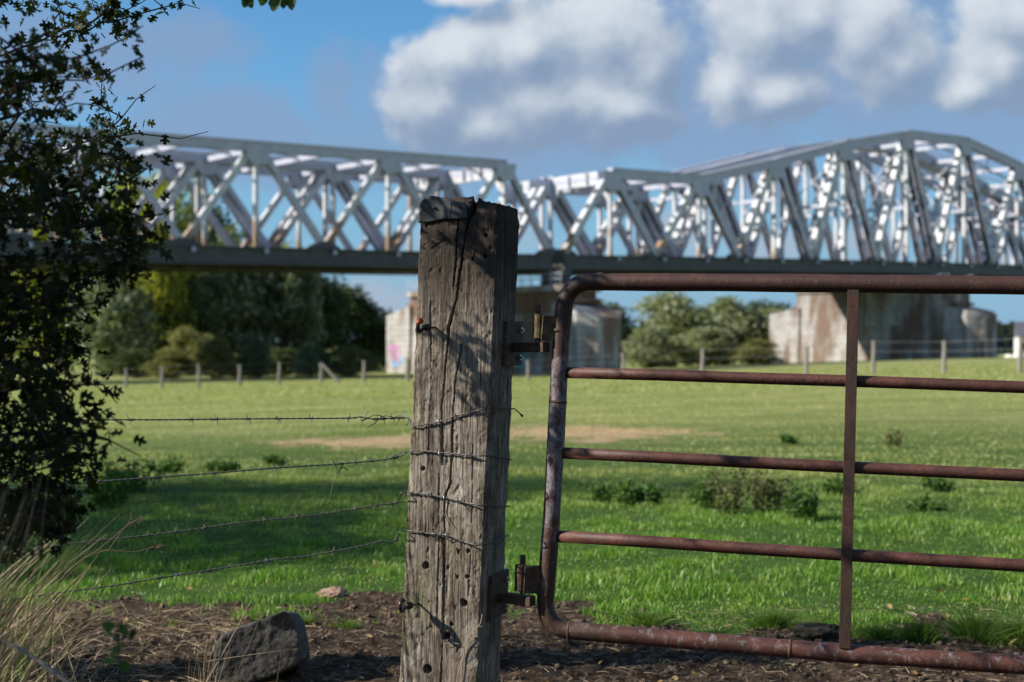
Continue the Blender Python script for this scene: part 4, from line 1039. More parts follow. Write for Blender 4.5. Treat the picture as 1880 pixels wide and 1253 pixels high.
# ------------------------------------------------------------------ hawthorn
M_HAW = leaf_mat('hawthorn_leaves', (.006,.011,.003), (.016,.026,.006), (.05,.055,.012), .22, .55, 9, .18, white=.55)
M_TWIG = plain('hawthorn_bark', (.035,.028,.022), .85, 0, .4, 60, .002)
M_BERRY = plain('dark_haws', (.055,.012,.010), .35, 0, .3, 60)
LEAFV = [(0,0,0),(.16,.06,0),(.20,.30,.02),(.36,.40,.05),(.40,.14,.02),(.52,.16,.02),(.62,.42,.05),(.80,.42,.08),(.74,.14,.03),(.92,.16,.03),(1.06,.0,.0)]
LEAFV = LEAFV + [(x,-y,z) for x,y,z in LEAFV[1:-1][::-1]]
LV = np.array([(.45,0,-.05)] + LEAFV); nl_ = len(LEAFV)
LFc = np.array([(0, 1+i, 1+(i+1) % nl_) for i in range(nl_)])
def hawthorn():
    root = empty('hawthorn_bush', (-1.75, 3.0, 0)); tag(root, 'dark hawthorn bush with lobed leaves and small berries at the left edge', 'bush')
    g = np.random.default_rng(5)
    nodes = []; par = []
    def addn(p, q): nodes.append(Vector(p)); par.append(q); return len(nodes)-1
    def poly(pts, q, step=.05):
        p0 = nodes[q]
        for p in pts:
            p = Vector(p); l = (p-p0).length; k = max(1, int(l/step))
            for i in range(1, k+1):
                j = p0.lerp(p, i/k) + Vector(g.normal(size=3))*.005*(1 if i < k else 0); q = addn(j, q)
            p0 = p
        return q
    addn((-1.75, 3.0, -.1), -1); trunk = []
    q = 0
    for p in [(-1.73,3.0,.3),(-1.68,2.98,.8),(-1.62,2.95,1.3),(-1.56,2.9,1.8),(-1.50,2.9,2.2),(-1.45,2.9,2.5)]:
        q = poly([p], q, .08); trunk.append(q)
    trunk_all = list(range(len(nodes)))
    br = [([(-60,125),(0,95),(60,75),(110,55),(170,40),(215,28),(260,5),(300,-20)],'f'), ([(-120,60),(100,-60),(270,-45),(335,-25)],'f'), ([(60,80),(150,52),(215,38),(260,25),(300,14),(330,6),(366,16)],'f'),
          ([(0,115),(60,105),(130,108),(160,100),(200,85),(235,68),(262,48)],3.12), ([(-40,150),(60,148),(150,148),(200,135),(240,115),(264,103)],3.2),
          ([(0,330),(100,290),(160,260),(200,240),(225,215),(250,183),(270,168),(285,158)],'f'), ([(0,320),(60,300),(150,270),(220,250),(290,250),(330,255),(382,242)],'f'),
          ([(-40,230),(60,200),(140,190),(190,195)],3.3),
          ([(0,400),(120,420),(200,408),(260,400),(300,393),(325,383)],3.15), ([(0,470),(120,480),(250,450),(300,460),(328,490)],3.25), ([(0,380),(150,350),(240,330),(270,310)],3.3),
          ([(0,560),(80,570),(150,560),(178,556)],3.2), ([(0,640),(100,650),(165,640)],3.2), ([(0,720),(100,710),(190,706),(214,740)],3.15), ([(0,800),(120,790),(200,808),(258,838)],3.1),
          ([(0,870),(120,850),(168,878)],3.15), ([(0,940),(90,920),(132,898)],3.2), ([(0,990),(70,970),(115,990)],3.2), ([(-40,520),(140,500),(240,500),(285,520)],3.2)]
    tips = []
    for pts, dp in br:
        P3 = [at(x, y, (dp-.42 + .2*(1-(x+60)/400)*g.uniform(-.2, 1)) if dp != 'f' else 2.9+1.18*min(1, max(0, x+60)/260)) for x, y in pts]
        z = P3[0].z - .25; tq = min(trunk_all, key=lambda i: abs(nodes[i].z - z)); s0 = len(nodes)
        poly(P3, tq); tips.append(len(nodes)-1)
    xm_y = [-60,0,18,45,80,120,160,200,230,270,300,340,380,420,460,500,520,560,620,680,720,760,800,840,870,900,950,1000]
    xm_x = [345,352,345,285,250,262,262,215,290,335,290,262,290,318,308,295,235,170,160,165,205,205,232,215,165,160,150,112]
    tg = []
    while len(tg) < 1250:
        y = g.uniform(-120, 1010); x = g.uniform(-420, 340); xm = np.interp(y, xm_y, xm_x) - 8
        if x > xm: continue
        p = .25 + .75*np.clip((xm-x)/110, 0, 1)
        if y < 225: p *= (.34 if y > 60 or x < 180 else .8)*(.45+.55*np.clip((230-x)/160, 0, 1))*(1.7 if y > 130 and x < 120 else 1)
        if 185 < y < 232 and x > 60: p *= .3
        if x < 0: p *= .5
        if 235 < y < 520 and x < 230: p = .75
        if 520 < y < 980 and x < 130: p = 1
        if g.random() > p: continue
        tg.append(at(x, y, (g.uniform(2.5, 3.2) if x < 200 else g.uniform(2.65, 2.95)) if (y > 90 and not (x > 170 and y < 300)) or (x < 120 and g.random() < .3) else 2.9+1.18*min(1, max(0, x+60)/260)+g.uniform(-.08,.08)))
    NA = np.array([tuple(n) for n in nodes]); order = sorted(range(len(tg)), key=lambda i: np.min(np.linalg.norm(NA-np.array(tg[i]), axis=1)))
    arr = np.zeros((60000,3)); arr[:len(nodes)] = NA; cnt = len(nodes); leafat = []
    for i in order:
        t = np.array(tg[i]); dd = np.linalg.norm(arr[:cnt]-t, axis=1) + .25*np.maximum(arr[:cnt,2]-t[2], 0); j = int(np.argmin(dd)); p0 = nodes[j]; l = (Vector(t)-p0).length
        k = max(1, int(l/.035)); q = j; mid = Vector(g.normal(size=3))*l*.10 + Vector((0,0,l*.06))
        for a_ in range(1, k+1):
            f = a_/k; p = p0.lerp(Vector(t), f) + mid*4*f*(1-f); q = addn(p, q); arr[cnt] = tuple(p); cnt += 1
        leafat.append(q)
    N = len(nodes); w_ = np.ones(N); par_ = np.array(par)
    for i in range(N-1, 0, -1): w_[par_[i]] += w_[i]*.9
    rad = np.clip(.0011*w_**.42, .0011, .045); rad[0] = .05
    # tubes per edge, batched
    pa = np.array([tuple(n) for n in nodes]); e = np.arange(1, N); A = pa[par_[1:]]; B = pa[1:]; d = B-A; ln = np.linalg.norm(d, axis=1); d /= np.maximum(ln,1e-6)[:,None]
    up = np.where(np.abs(d[:,2:3]) > .9, np.array([[1.,0,0]]), np.array([[0,0,1.]])); a = np.cross(d, up); a /= np.linalg.norm(a, axis=1)[:,None]; b = np.cross(d, a)
    K = 5; ang = np.arange(K)*2*math.pi/K; ra = np.minimum(rad[par_[1:]], rad[1:]*1.3); rb = rad[1:]
    ring = a[:,None,:]*np.cos(ang)[None,:,None] + b[:,None,:]*np.sin(ang)[None,:,None]
    V = np.concatenate([A[:,None,:]+ring*ra[:,None,None], (B+d*.001)[:,None,:]+ring*rb[:,None,None]], 1).reshape(-1,3)
    i0 = (np.arange(N-1)*2*K)[:,None]; kk = np.arange(K)[None,:]; k2 = (kk+1) % K
    Fc = np.stack([i0+kk, i0+k2, i0+K+k2, i0+K+kk], 2).reshape(-1,4)
    npmesh('branches', V, Fc, M_TWIG, root, smooth=True)
    # leaves in small bunches around twig ends and along thin branches
    thin = np.where(rad[1:] < .0032)[0]+1; P = []
    for q in leafat + tips:
        c_ = pa[q]; n_ = g.integers(4, 9); P.append(c_ + g.normal(size=(n_,3))*.020)
    ex = g.choice(thin, 2600); P.append(pa[ex] + g.normal(size=(2600,3))*.010); P = np.concatenate(P)
    px = 940 + P[:,0]/P[:,1]*F; py = 626.5-(P[:,2]-CAMZ)/P[:,1]*F
    keep = (px < np.interp(py, xm_y, xm_x)+14) | (g.random(len(P)) < .0); P = P[keep]
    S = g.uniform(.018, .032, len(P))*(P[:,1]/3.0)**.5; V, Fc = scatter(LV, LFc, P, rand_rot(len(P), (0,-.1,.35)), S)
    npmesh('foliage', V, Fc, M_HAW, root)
    # berries on short stalks
    bm_ = bmesh_ico(); q = g.choice(leafat, 330); Pb = pa[q] + g.normal(size=(330,3))*np.array([.022,.022,.018]) ; Pb[:,2] += .008
    V, Fc = scatter(bm_[0], bm_[1], Pb, rand_rot(330), g.uniform(.0038,.0052,330)); ob = npmesh('berries', V, Fc, M_BERRY, root, smooth=True); ob['kind'] = 'stuff'
    return root
def bmesh_ico():
    import bmesh
    b = bmesh.new(); bmesh.ops.create_icosphere(b, subdivisions=2, radius=1); V = np.array([tuple(v.co) for v in b.verts]); Fc = np.array([[v.index for v in f.verts] for f in b.faces]); b.free(); return V, Fc
hawthorn()

# ------------------------------------------------------------------ taller trees beside and behind the camera (they cast the dapple; an added row only blocks sky light), one limb reaching into view
M_OAKL = leaf_mat('elm_leaves', (.02,.04,.008), (.045,.08,.014), (.09,.13,.03), .4, .45, 5, .35)
SERR = []
for i in range(9):
    t = i/8; wv_ = .30*math.sin(math.pi*min(1, t*1.02))**.8; SERR.append((t, wv_ + (.03 if i % 2 else -.01), .03*math.sin(t*3)))
SV = SERR + [(x,-y,z) for x,y,z in SERR[1:-1][::-1]]; SV = np.array([(.45,0,-.04)]+SV); ns_ = len(SV)-1; SFc = np.array([(0,1+i,1+(i+1) % ns_) for i in range(ns_)])
def shade_tree(loc, cz, rx, ry, rz, nclump, nleaf, label, sd, limb=None, size=.075, name='elm_tree'):
    g = np.random.default_rng(sd); X, Y = loc; z0 = ggz(X, Y); root = empty(name, (X, Y, z0)); tag(root, label, 'tree')
    c = []
    while len(c) < nclump:
        p = g.uniform(-1,1,3); r = np.linalg.norm(p)
        if r < 1: c.append(p*np.array([rx,ry,rz]) + np.array([X,Y,cz]))
    c = np.array(c); P = np.concatenate([q + g.normal(size=(nleaf,3))*np.array([.22,.22,.14])*g.uniform(.7,1.3) for q in c])
    V, Fc = scatter(LQ, LQF, P, rand_rot(len(P), (0,0,.6)), g.uniform(.7,1.3,len(P))*size)
    npmesh('crown', V, Fc, M_OAKL, root)
    mb = MB(); mb.tube([(X,Y,z0-.3),(X+.05,Y,z0+1),(X,Y,cz-.3),(X,Y,cz+rz*.6)], [.20,.17,.11,.03], 10)
    for q in c[::4]: mb.tube([(X,Y,cz-rz*.8), tuple(np.array([X,Y,cz-rz*.3])*.5+q*.5), tuple(q)], [.05,.03,.008], 5)
    mb.build('trunk', M_TRUNK, root, smooth=True)
    if limb:
        mb = MB(); pts = smoothpath(limb, .05); mb.tube(pts, [.04*(1-i/len(pts))+.0016 for i in range(len(pts))], 6); lo = mb.build('limb', M_TWIG, root, smooth=True)
        tip = limb[-1]; Pn = []; 
        for (x, y) in [(462,-22),(486,-18),(508,-14),(520,-16),(532,-14),(470,-34),(500,-40),(540,-34),(452,-12)]:
            Pn.append(at(x, y, 3.05))
        mb = MB()
        for p in Pn: mb.tube([tip + (p-tip)*.05, p], [.0012,.0008], 4)
        mb.build('twig', M_TWIG, lo)
        n_ = len(Pn); Rm = []
        for i in range(n_):
            x = Vector((.35*(i-3)/3 if i < 6 else .3, random.uniform(-.3,.3), -.8)).normalized(); z = Vector((random.uniform(-.4,.4), -1, .1)); z = (z-x*z.dot(x)).normalized(); y = z.cross(x); Rm.append(np.array([x,y,z]).T)
        V, Fc = scatter(SV, SFc, np.array([tuple(p) for p in Pn]), np.array(Rm), [.046,.036,.045,.038,.040,.04,.04,.042,.034]); npmesh('leaves', V, Fc, M_OAKL, lo)
    return root
shade_tree((-9.2, 10.2), 5.2, 2.4, 1.0, 1.7, 60, 190, 'taller slim tree left of the view behind the low leafy one', 24)
shade_tree((-9.0, 8.1), 3.5, 2.8, 2.2, 1.7, 170, 190, 'leafy tree standing left of the view beyond the hawthorn, shading the pasture', 21)
shade_tree((-6.6, .75), 4.4, 2.2, 1.5, 1.5, 80, 190, 'leafy tree left of the camera whose leaf spray hangs in at the top edge', 22,
           limb=[Vector((-6.5,.75,3.6)), Vector((-4.0,1.2,3.6)), Vector((-2.0,2.0,3.0)), Vector((-1.2,2.6,2.35)), at(440,-60,3.05), at(500,-45,3.05)])

shade_tree((-3.3, 5.05), 1.1, .8, .30, .30, 8, 110, 'low thorn sapling added unseen left of the view to shade the soil under the dry grass', 25, size=.05, name='thorn_tree')  # extra low crown added out of view to shade the straw-covered soil
shade_tree((-3.4, 4.74), 2.95, .8, .30, .85, 22, 120, 'small leafy thorn tree just left of the view beside the hawthorn', 23, size=.05, name='thorn_tree')
for i, (x, y, h) in enumerate([(-9,-7,5),(-4.5,-6,5.5),(.5,-6.5,5),(5.5,-5,6),(8.5,0,6),(5.4,2.0,6.5),(7.6,6.2,7)]):  # unseen trees added behind and right of the camera to block sky light
    shade_tree((x, y), h*.62, 2.9, 1.6, h*.42, 80, 150, ['broad leafy tree','tall leafy tree','leafy tree','bushy tree','wide leafy tree','round leafy tree','high leafy tree'][i]+' added unseen to block sky light, number %s from the left' % ['one','two','three','four','five','six','seven'][i], 60+i, size=.11)
# ------------------------------------------------------------------ grass and ground cover (uncountable)
M_GRASS = None
def grass_material():
    m, nt, b = mat('grass_blades'); g = nt.nodes.new('ShaderNodeNewGeometry'); P = g.outputs['Position']; s = sep(nt, P)
    r_ = g.outputs['Random Per Island']; n = nz(nt, P, .9, 4, .6)
    n5 = nz(nt, P, 3.2, 5, .65)
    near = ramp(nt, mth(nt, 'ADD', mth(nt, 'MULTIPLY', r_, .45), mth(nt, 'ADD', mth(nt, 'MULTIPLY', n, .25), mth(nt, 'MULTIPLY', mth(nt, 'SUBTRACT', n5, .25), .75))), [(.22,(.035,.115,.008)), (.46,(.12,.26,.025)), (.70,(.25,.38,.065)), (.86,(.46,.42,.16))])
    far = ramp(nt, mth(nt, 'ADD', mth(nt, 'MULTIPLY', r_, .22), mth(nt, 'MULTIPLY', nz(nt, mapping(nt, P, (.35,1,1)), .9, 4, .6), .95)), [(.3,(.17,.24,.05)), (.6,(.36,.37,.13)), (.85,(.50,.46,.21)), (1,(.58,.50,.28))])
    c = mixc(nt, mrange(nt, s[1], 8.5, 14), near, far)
    pm = straw_patch(nt, s, P); c = mixc(nt, mrange(nt, pm, -.05, .55, 0, .75), c, mixc(nt, r_, (.50,.30,.18), (.80,.58,.38)))
    nt.links.new(c, b.inputs['Base Color']); b.inputs['Roughness'].default_value = .42; b.inputs['Specular IOR Level'].default_value = .45
    t = nt.nodes.new('ShaderNodeBsdfTranslucent'); mx = nt.nodes.new('ShaderNodeMixShader'); mx.inputs[0].default_value = .35
    nt.links.new(mixc(nt, 1.0, c, (1.3,1.5,.7), 'MULTIPLY'), t.inputs[0]); nt.links.new(b.outputs[0], mx.inputs[1]); nt.links.new(t.outputs[0], mx.inputs[2])
    nt.links.new(mx.outputs[0], nt.nodes['Material Output'].inputs[0]); return m
M_GRASS = grass_material()
def blades(X, Y, H, Wd, lean=.35, g=rng):
    """curved 3-segment blades -> verts (n,5,3)"""
    n = len(X); Z = gfull(X, Y) - .004; a = g.uniform(0, 2*math.pi, n); fx_, fy_ = np.cos(a), np.sin(a); b_ = g.uniform(0, 2*math.pi, n)
    lx = np.cos(b_)*H*lean*g.random(n); ly = np.sin(b_)*H*lean*g.random(n); V = np.zeros((n,5,3))
    V[:,0] = np.stack([X-fx_*Wd, Y-fy_*Wd, Z], 1); V[:,1] = np.stack([X+fx_*Wd, Y+fy_*Wd, Z], 1)
    mx_, my_ = X+lx*.35, Y+ly*.35; V[:,2] = np.stack([mx_+fx_*Wd*.8, my_+fy_*Wd*.8, Z+H*.55], 1); V[:,3] = np.stack([mx_-fx_*Wd*.8, my_-fy_*Wd*.8, Z+H*.55], 1)
    V[:,4] = np.stack([X+lx, Y+ly, Z+H*(1-.3*g.random(n))], 1); return V
BF = np.array([(0,1,2),(0,2,3),(3,2,4)])
def pasture():
    parts = []
    # near turf
    n = 260000; Y = 5.3 + (13.5-5.3)*rng.random(n)**1.15; X = Y*rng.uniform(-.46, .48, n)
    sm = soil_mask(X, Y) + (fbm(X*7, Y*7, 2, 3)-.5)*1.3
    patchy = fbm(X*2.2, Y*2.2, 9, 3)
    keep = (rng.random(n) > np.clip((sm-.25)*2.2, 0, 1)) ; thin = (rng.random(n) < .45 + 1.1*sstep(.35,.6,patchy)); keep &= thin
    X, Y, pt = X[keep], Y[keep], patchy[keep]
    cl_ = fbm(X*3.4, Y*3.4, 5, 3); H = rng.uniform(.018, .042, len(X))*(.45+1.2*sstep(.38,.68,cl_)); parts.append(blades(X, Y, H, .0016+.0006*Y/6, .8))
    # middle turf
    n = 150000; Y = 13 + 27*rng.random(n)**1.3; X = Y*rng.uniform(-.44, .46, n); pm = fbm(X*.7, Y*1.2, 3, 4)
    k = rng.random(n) < .2+1.2*sstep(.4,.65,pm); X, Y, pm = X[k], Y[k], pm[k]; H = rng.uniform(.012,.034,len(X))*(.6+pm); parts.append(blades(X, Y, H, .004*Y/13, .9))
    n = 60000; Y = 40 + 50*rng.random(n)**1.3; X = Y*rng.uniform(-.42, .44, n); H = rng.uniform(.02,.05,n); parts.append(blades(X, Y, H, .03, .9))
    V = np.concatenate(parts); n = len(V); Fc = (BF[None]+(np.arange(n)*5)[:,None,None]).reshape(-1,3)
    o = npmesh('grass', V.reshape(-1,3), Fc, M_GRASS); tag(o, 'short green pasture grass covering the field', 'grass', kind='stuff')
pasture()
# long dead grass at the lower left
M_DRY = leaf_mat('dry_grass', (.05,.03,.018), (.17,.115,.065), (.46,.36,.23), .12, .6, 6, .3, tcol=(1.1,1.0,.7), white=.8)
M_GRN = leaf_mat('long_green_grass', (.03,.07,.012), (.07,.14,.022), (.17,.24,.06), .35, .5, 6, .3, white=.6)
def strands(roots, tips, bend, wd, segs=7):
    """flat ribbons from root to tip, bending; arrays (n,3)"""
    n = len(roots); t = np.linspace(0, 1, segs)[None,:,None]; mid = roots*.5+tips*.5 + bend
    P = roots[:,None]*(1-t)**2 + mid[:,None]*2*t*(1-t) + tips[:,None]*t**2
    d = tips-roots; sd = np.cross(d, rng.normal(size=(n,3))); sd /= np.linalg.norm(sd, axis=1)[:,None]
    wv = (wd[:,None,None] if hasattr(wd,'__len__') else wd)*(1-.85*t**1.5); V = np.stack([P - sd[:,None]*wv, P + sd[:,None]*wv], 2).reshape(n, segs*2, 3)
    f = np.array([(2*i, 2*i+1, 2*i+3, 2*i+2) for i in range(segs-1)]); Fc = (f[None]+(np.arange(n)*segs*2)[:,None,None]).reshape(-1,4); return V.reshape(-1,3), Fc
def join(parts):
    Vs, Fs, o = [], [], 0
    for V, Fc in parts: Vs.append(V); Fs.append(Fc+o); o += len(V)
    return np.concatenate(Vs), np.concatenate(Fs)
def P3(x, y, Y): return np.stack([(x-940)/F*Y, Y, CAMZ-(y-626.5)/F*Y], 1)
def dead_grass():
    g = rng; out = []; grn = []
    # tall leaning stalks growing from off the bottom-left corner
    def batch(n, xr, yr, Yr, rootx, H, wd, dst):
        Y = g.uniform(*Yr, n); tx = g.uniform(*xr, n); ty = g.uniform(*yr, n); T = P3(tx, ty, Y)
        Xr = T[:,0] - g.uniform(*rootx, n); Yr_ = Y + g.uniform(-.12,.12,n); Rt = np.stack([Xr, Yr_, gfull(Xr, Yr_)-.01], 1)
        bend = np.stack([g.uniform(-.10,.02,n), g.uniform(-.04,.04,n), g.uniform(.02,.14,n)], 1); dst.append(strands(Rt, T, bend, g.uniform(.6,1.3,n)*wd))
    batch(90, (-140,110), (860,1150), (3.3,4.0), (.15,.6), 0, .0024, out); batch(110, (40,220), (930,1160), (3.3,4.0), (.25,.7), 0, .0020, out)
    batch(26, (120,300), (980,1150), (3.3,4.0), (.3,.8), 0, .0012, out); batch(90, (-60,160), (920,1180), (3.3,4.0), (.1,.6), 0, .0024, grn)
    batch(160, (-150,120), (1060,1253), (3.1,4.2), (-.2,.5), 0, .0020, out); batch(70, (-100,90), (830,980), (2.3,2.6), (.1,.4), 0, .0017, out)
    # stalks standing beside the stone
    n = 46; Y = g.uniform(4.55,4.85,n); Xr = (g.normal(375,16,n)-940)/F*Y; Rt = np.stack([Xr, Y, gfull(Xr,Y)], 1); H = g.uniform(.06,.20,n)
    out.append(strands(Rt, Rt+np.stack([g.uniform(-.02,.07,n), g.uniform(-.03,.03,n), H], 1), np.stack([g.uniform(-.02,.0,n),0*Y,0*Y],1), .0013+0*Y))
    st = [((360,1270),(418,1055)),((368,1270),(470,1085)),((392,1270),(410,1115)),((420,1270),(505,1060)),((505,1270),(520,1135)),((350,1270),(372,1115)),((375,1215),(552,1190)),((340,1200),(440,1260)),((430,1225),(560,1290))]
    Y = np.full(len(st), 4.6); a_ = np.array(st, float); out.append(strands(P3(a_[:,0,0], a_[:,0,1], Y), P3(a_[:,1,0], a_[:,1,1], Y), np.tile([[.01,0,.004]], (len(st),1)), .0015+0*Y))
    # matted straw: short bits lying on the ground
    n = 3600; Y = g.uniform(4.3,6.2,n); X = -.36*Y - .3 + g.random(n)**1.9*1.35; a = g.uniform(0,6.28,n); l = g.uniform(.04,.22,n); z = gfull(X,Y)+g.uniform(.0,.06,n)*np.clip((-1.0-X)*1.2,.1,1)
    Rt = np.stack([X,Y,z],1); T = Rt + np.stack([np.cos(a)*l, np.sin(a)*l, g.uniform(-.01,.07,n)*np.clip((-1.0-X)*1.2,.15,1)],1); out.append(strands(Rt, T, np.stack([0*X,0*X,g.uniform(0,.02,n)],1), .0012+0*X))
    n = 3200; Y = g.uniform(4.5,6.4,n); X = g.uniform(-1.5,2.4,n); a = g.uniform(0,6.28,n); l = g.uniform(.02,.09,n); z = gfull(X,Y)+.004; Rt = np.stack([X,Y,z],1); T = Rt+np.stack([np.cos(a)*l,np.sin(a)*l,g.uniform(0,.01,n)],1)
    out.append(strands(Rt, T, np.stack([0*X,0*X,g.uniform(0,.012,n)],1), .0011+0*X))
    V, Fc = join(out); o = npmesh('dry_grass', V, Fc, M_DRY); tag(o, 'long dead straw-coloured grass tangled in the lower left corner', 'dry grass', kind='stuff')
    V, Fc = join(grn); o = npmesh('long_grass', V, Fc, M_GRN); tag(o, 'long green grass blades among the dead grass', 'long grass', kind='stuff')
dead_grass()
# seed head stalk crossing the third wire
def umbel():
    mb = MB(); stem = smoothpath([at(60,1120,3.5), at(130,1045,3.5), at(165,1020,3.5), at(200,1010,3.5)], .02); mb.tube(stem, .0013, 5)
    mb.tube(smoothpath([at(165,1020,3.5), at(205,990,3.5), at(238,960,3.5)], .02), .0011, 5); mb.tube(smoothpath([at(200,1010,3.5), at(225,975,3.5), at(250,955,3.5)], .02), .001, 5); mb.tube(smoothpath([at(200,1010,3.5), at(250,1013,3.5), at(285,1003,3.5)], .02), .0009, 5)
    r_ = random.Random(3)
    for cx, cy in ((242,955),(252,958),(288,1003)):
        for k in range(11):
            mb.tube([at(cx-4,cy+6,3.5), at(cx+r_.uniform(-8,14), cy+r_.uniform(-14,12), 3.5+r_.uniform(-.02,.02))], [.0006,.0009], 4)
    o = mb.build('dry_umbel', plain('dry_umbel_brown', (.16,.11,.07), .85)); tag(o, 'thin brown dry flower stalk with seed heads in front of the third wire', 'dry plant')
umbel()
# pale dead stick, bottom-left corner
mb = MB(); mb.tube(smoothpath([at(-40,1158,2.9), at(10,1180,2.9), at(60,1206,2.88), at(95,1232,2.86), at(135,1262,2.85), at(190,1310,2.85)], .02), .0048, 8)
o = mb.build('dead_stick', plain('bleached_wood', (.30,.25,.20), .8, 0, .4, 60), smooth=True); tag(o, 'thick pale dead stick lying across the bottom left corner', 'stick')
# bramble sprig near the lens
def sprig():
    root = empty('bramble_sprig', at(222,1290,2.2)); tag(root, 'dark green out-of-focus leafy sprig left of the stone', 'plant')
    mb = MB(); mb.tube(smoothpath([at(226,1500,2.2), at(222,1300,2.2), at(218,1210,2.2), at(214,1150,2.2)], .02), .0014, 5); mb.build('stem', M_TWIG, root, smooth=True)
    ps = [(212,1152),(222,1158),(206,1168),(232,1170),(214,1180),(222,1192),(206,1206),(214,1216),(236,1176),(222,1212)]; P = np.array([tuple(at(x,y,2.2)) for x,y in ps])
    V, Fc = scatter(SV, SFc, P, rand_rot(len(P), (0,-1,.3)), np.full(len(P), .024)); npmesh('leaves', V, Fc, leaf_mat('bramble_leaves', (.01,.03,.005), (.02,.06,.008), (.04,.12,.015), .35, .4, 8), root)
sprig()

# fallen leaves, clods and pebbles
def litter():
    g = rng; n = 240; Y = g.uniform(4.7,7.4,n); X = g.uniform(-2.2,2.9,n); k = g.random(n) < np.where(Y > 6.1, .22, 1); X, Y = X[k], Y[k]; n = len(X)
    P = np.stack([X,Y,gfull(X,Y)+np.where(soil_mask(X,Y) < .5, .03, .008)],1)
    V, Fc = scatter(SV*np.array([1,1.2,2.5]), SFc, P, rand_rot(n, (0,0,1.6)), g.uniform(.016,.04,n)); m = leaf_mat('fallen_leaf_colours', (.10,.055,.025), (.27,.16,.06), (.50,.36,.15), .3, .6, 11, white=.9)
    o = npmesh('fallen_leaves', V, Fc, m); tag(o, 'yellow and tan fallen leaves scattered on the bare soil and turf edge', 'leaves', kind='stuff')
    ic = bmesh_ico(); n = 6500; Y = g.uniform(4.4,6.7,n); X = g.uniform(-2.3,2.8,n); k = g.random(n) < soil_mask(X,Y); X, Y = X[k], Y[k]; n = len(X)
    V0 = ic[0]*(1+(fbm(ic[0][:,0]*2+5, ic[0][:,1]*2, ic[0][:,2]*2, 3)-.5)[:,None]*1.1)*np.array([1,.85,.6]); S = .003+.014*g.random(n)**3
    V, Fc = scatter(V0, ic[1], np.stack([X,Y,gfull(X,Y)+S*.2],1), rand_rot(n,(0,0,2)), S)
    o = npmesh('soil_clods', V, Fc, plain('soil_crumbs', (.10,.070,.047), .95, 0, .75, 9, .004)); tag(o, 'crumbs and clods of brown soil on the bare ground', 'soil clods', kind='stuff')
litter()
def lump(name, x, yb_, hw, hpx, Y, m, label, cat, sd, prof=None):
    z = ggz((x-940)/F*Y, Y); cx = (x-940)/F*Y; s_ = Y/F
    ic = bmesh_ico()
    import bmesh
    b = bmesh.new(); bmesh.ops.create_icosphere(b, subdivisions=5, radius=1); V = np.array([tuple(v.co) for v in b.verts]); Fc = np.array([[v.index for v in f.verts] for f in b.faces]); b.free()
    d = fbm(V[:,0]*2+sd, V[:,1]*2, V[:,2]*2, 5)-.5+.5*np.abs(fbm(V[:,0]*7+sd, V[:,1]*7, V[:,2]*7, 4)-.5)*2; V = V*(1+d*.9)[:,None]; V *= np.array([hw*s_, hw*s_*.8, hpx*s_*.75]); V += np.array([cx, Y, z+hpx*s_*.2])
    o = npmesh(name, V, Fc, m, smooth=True); tag(o, label, cat); return o
lump('earth_mound', 1500, 1190, 42, 20, 5.75, plain('dark_earth', (.04,.032,.02), .95, 0, .5, 30, .01), 'dark crumbly molehill of earth just left of the foot of the gate upright', 'molehill', 3)
lump('earth_lump', 612, 1098, 26, 14, 6.7, plain('dry_pink_earth', (.30,.20,.15), .95, 0, .4, 20, .006), 'small pinkish lump of dry earth at the turf edge left of the post', 'clod', 8)

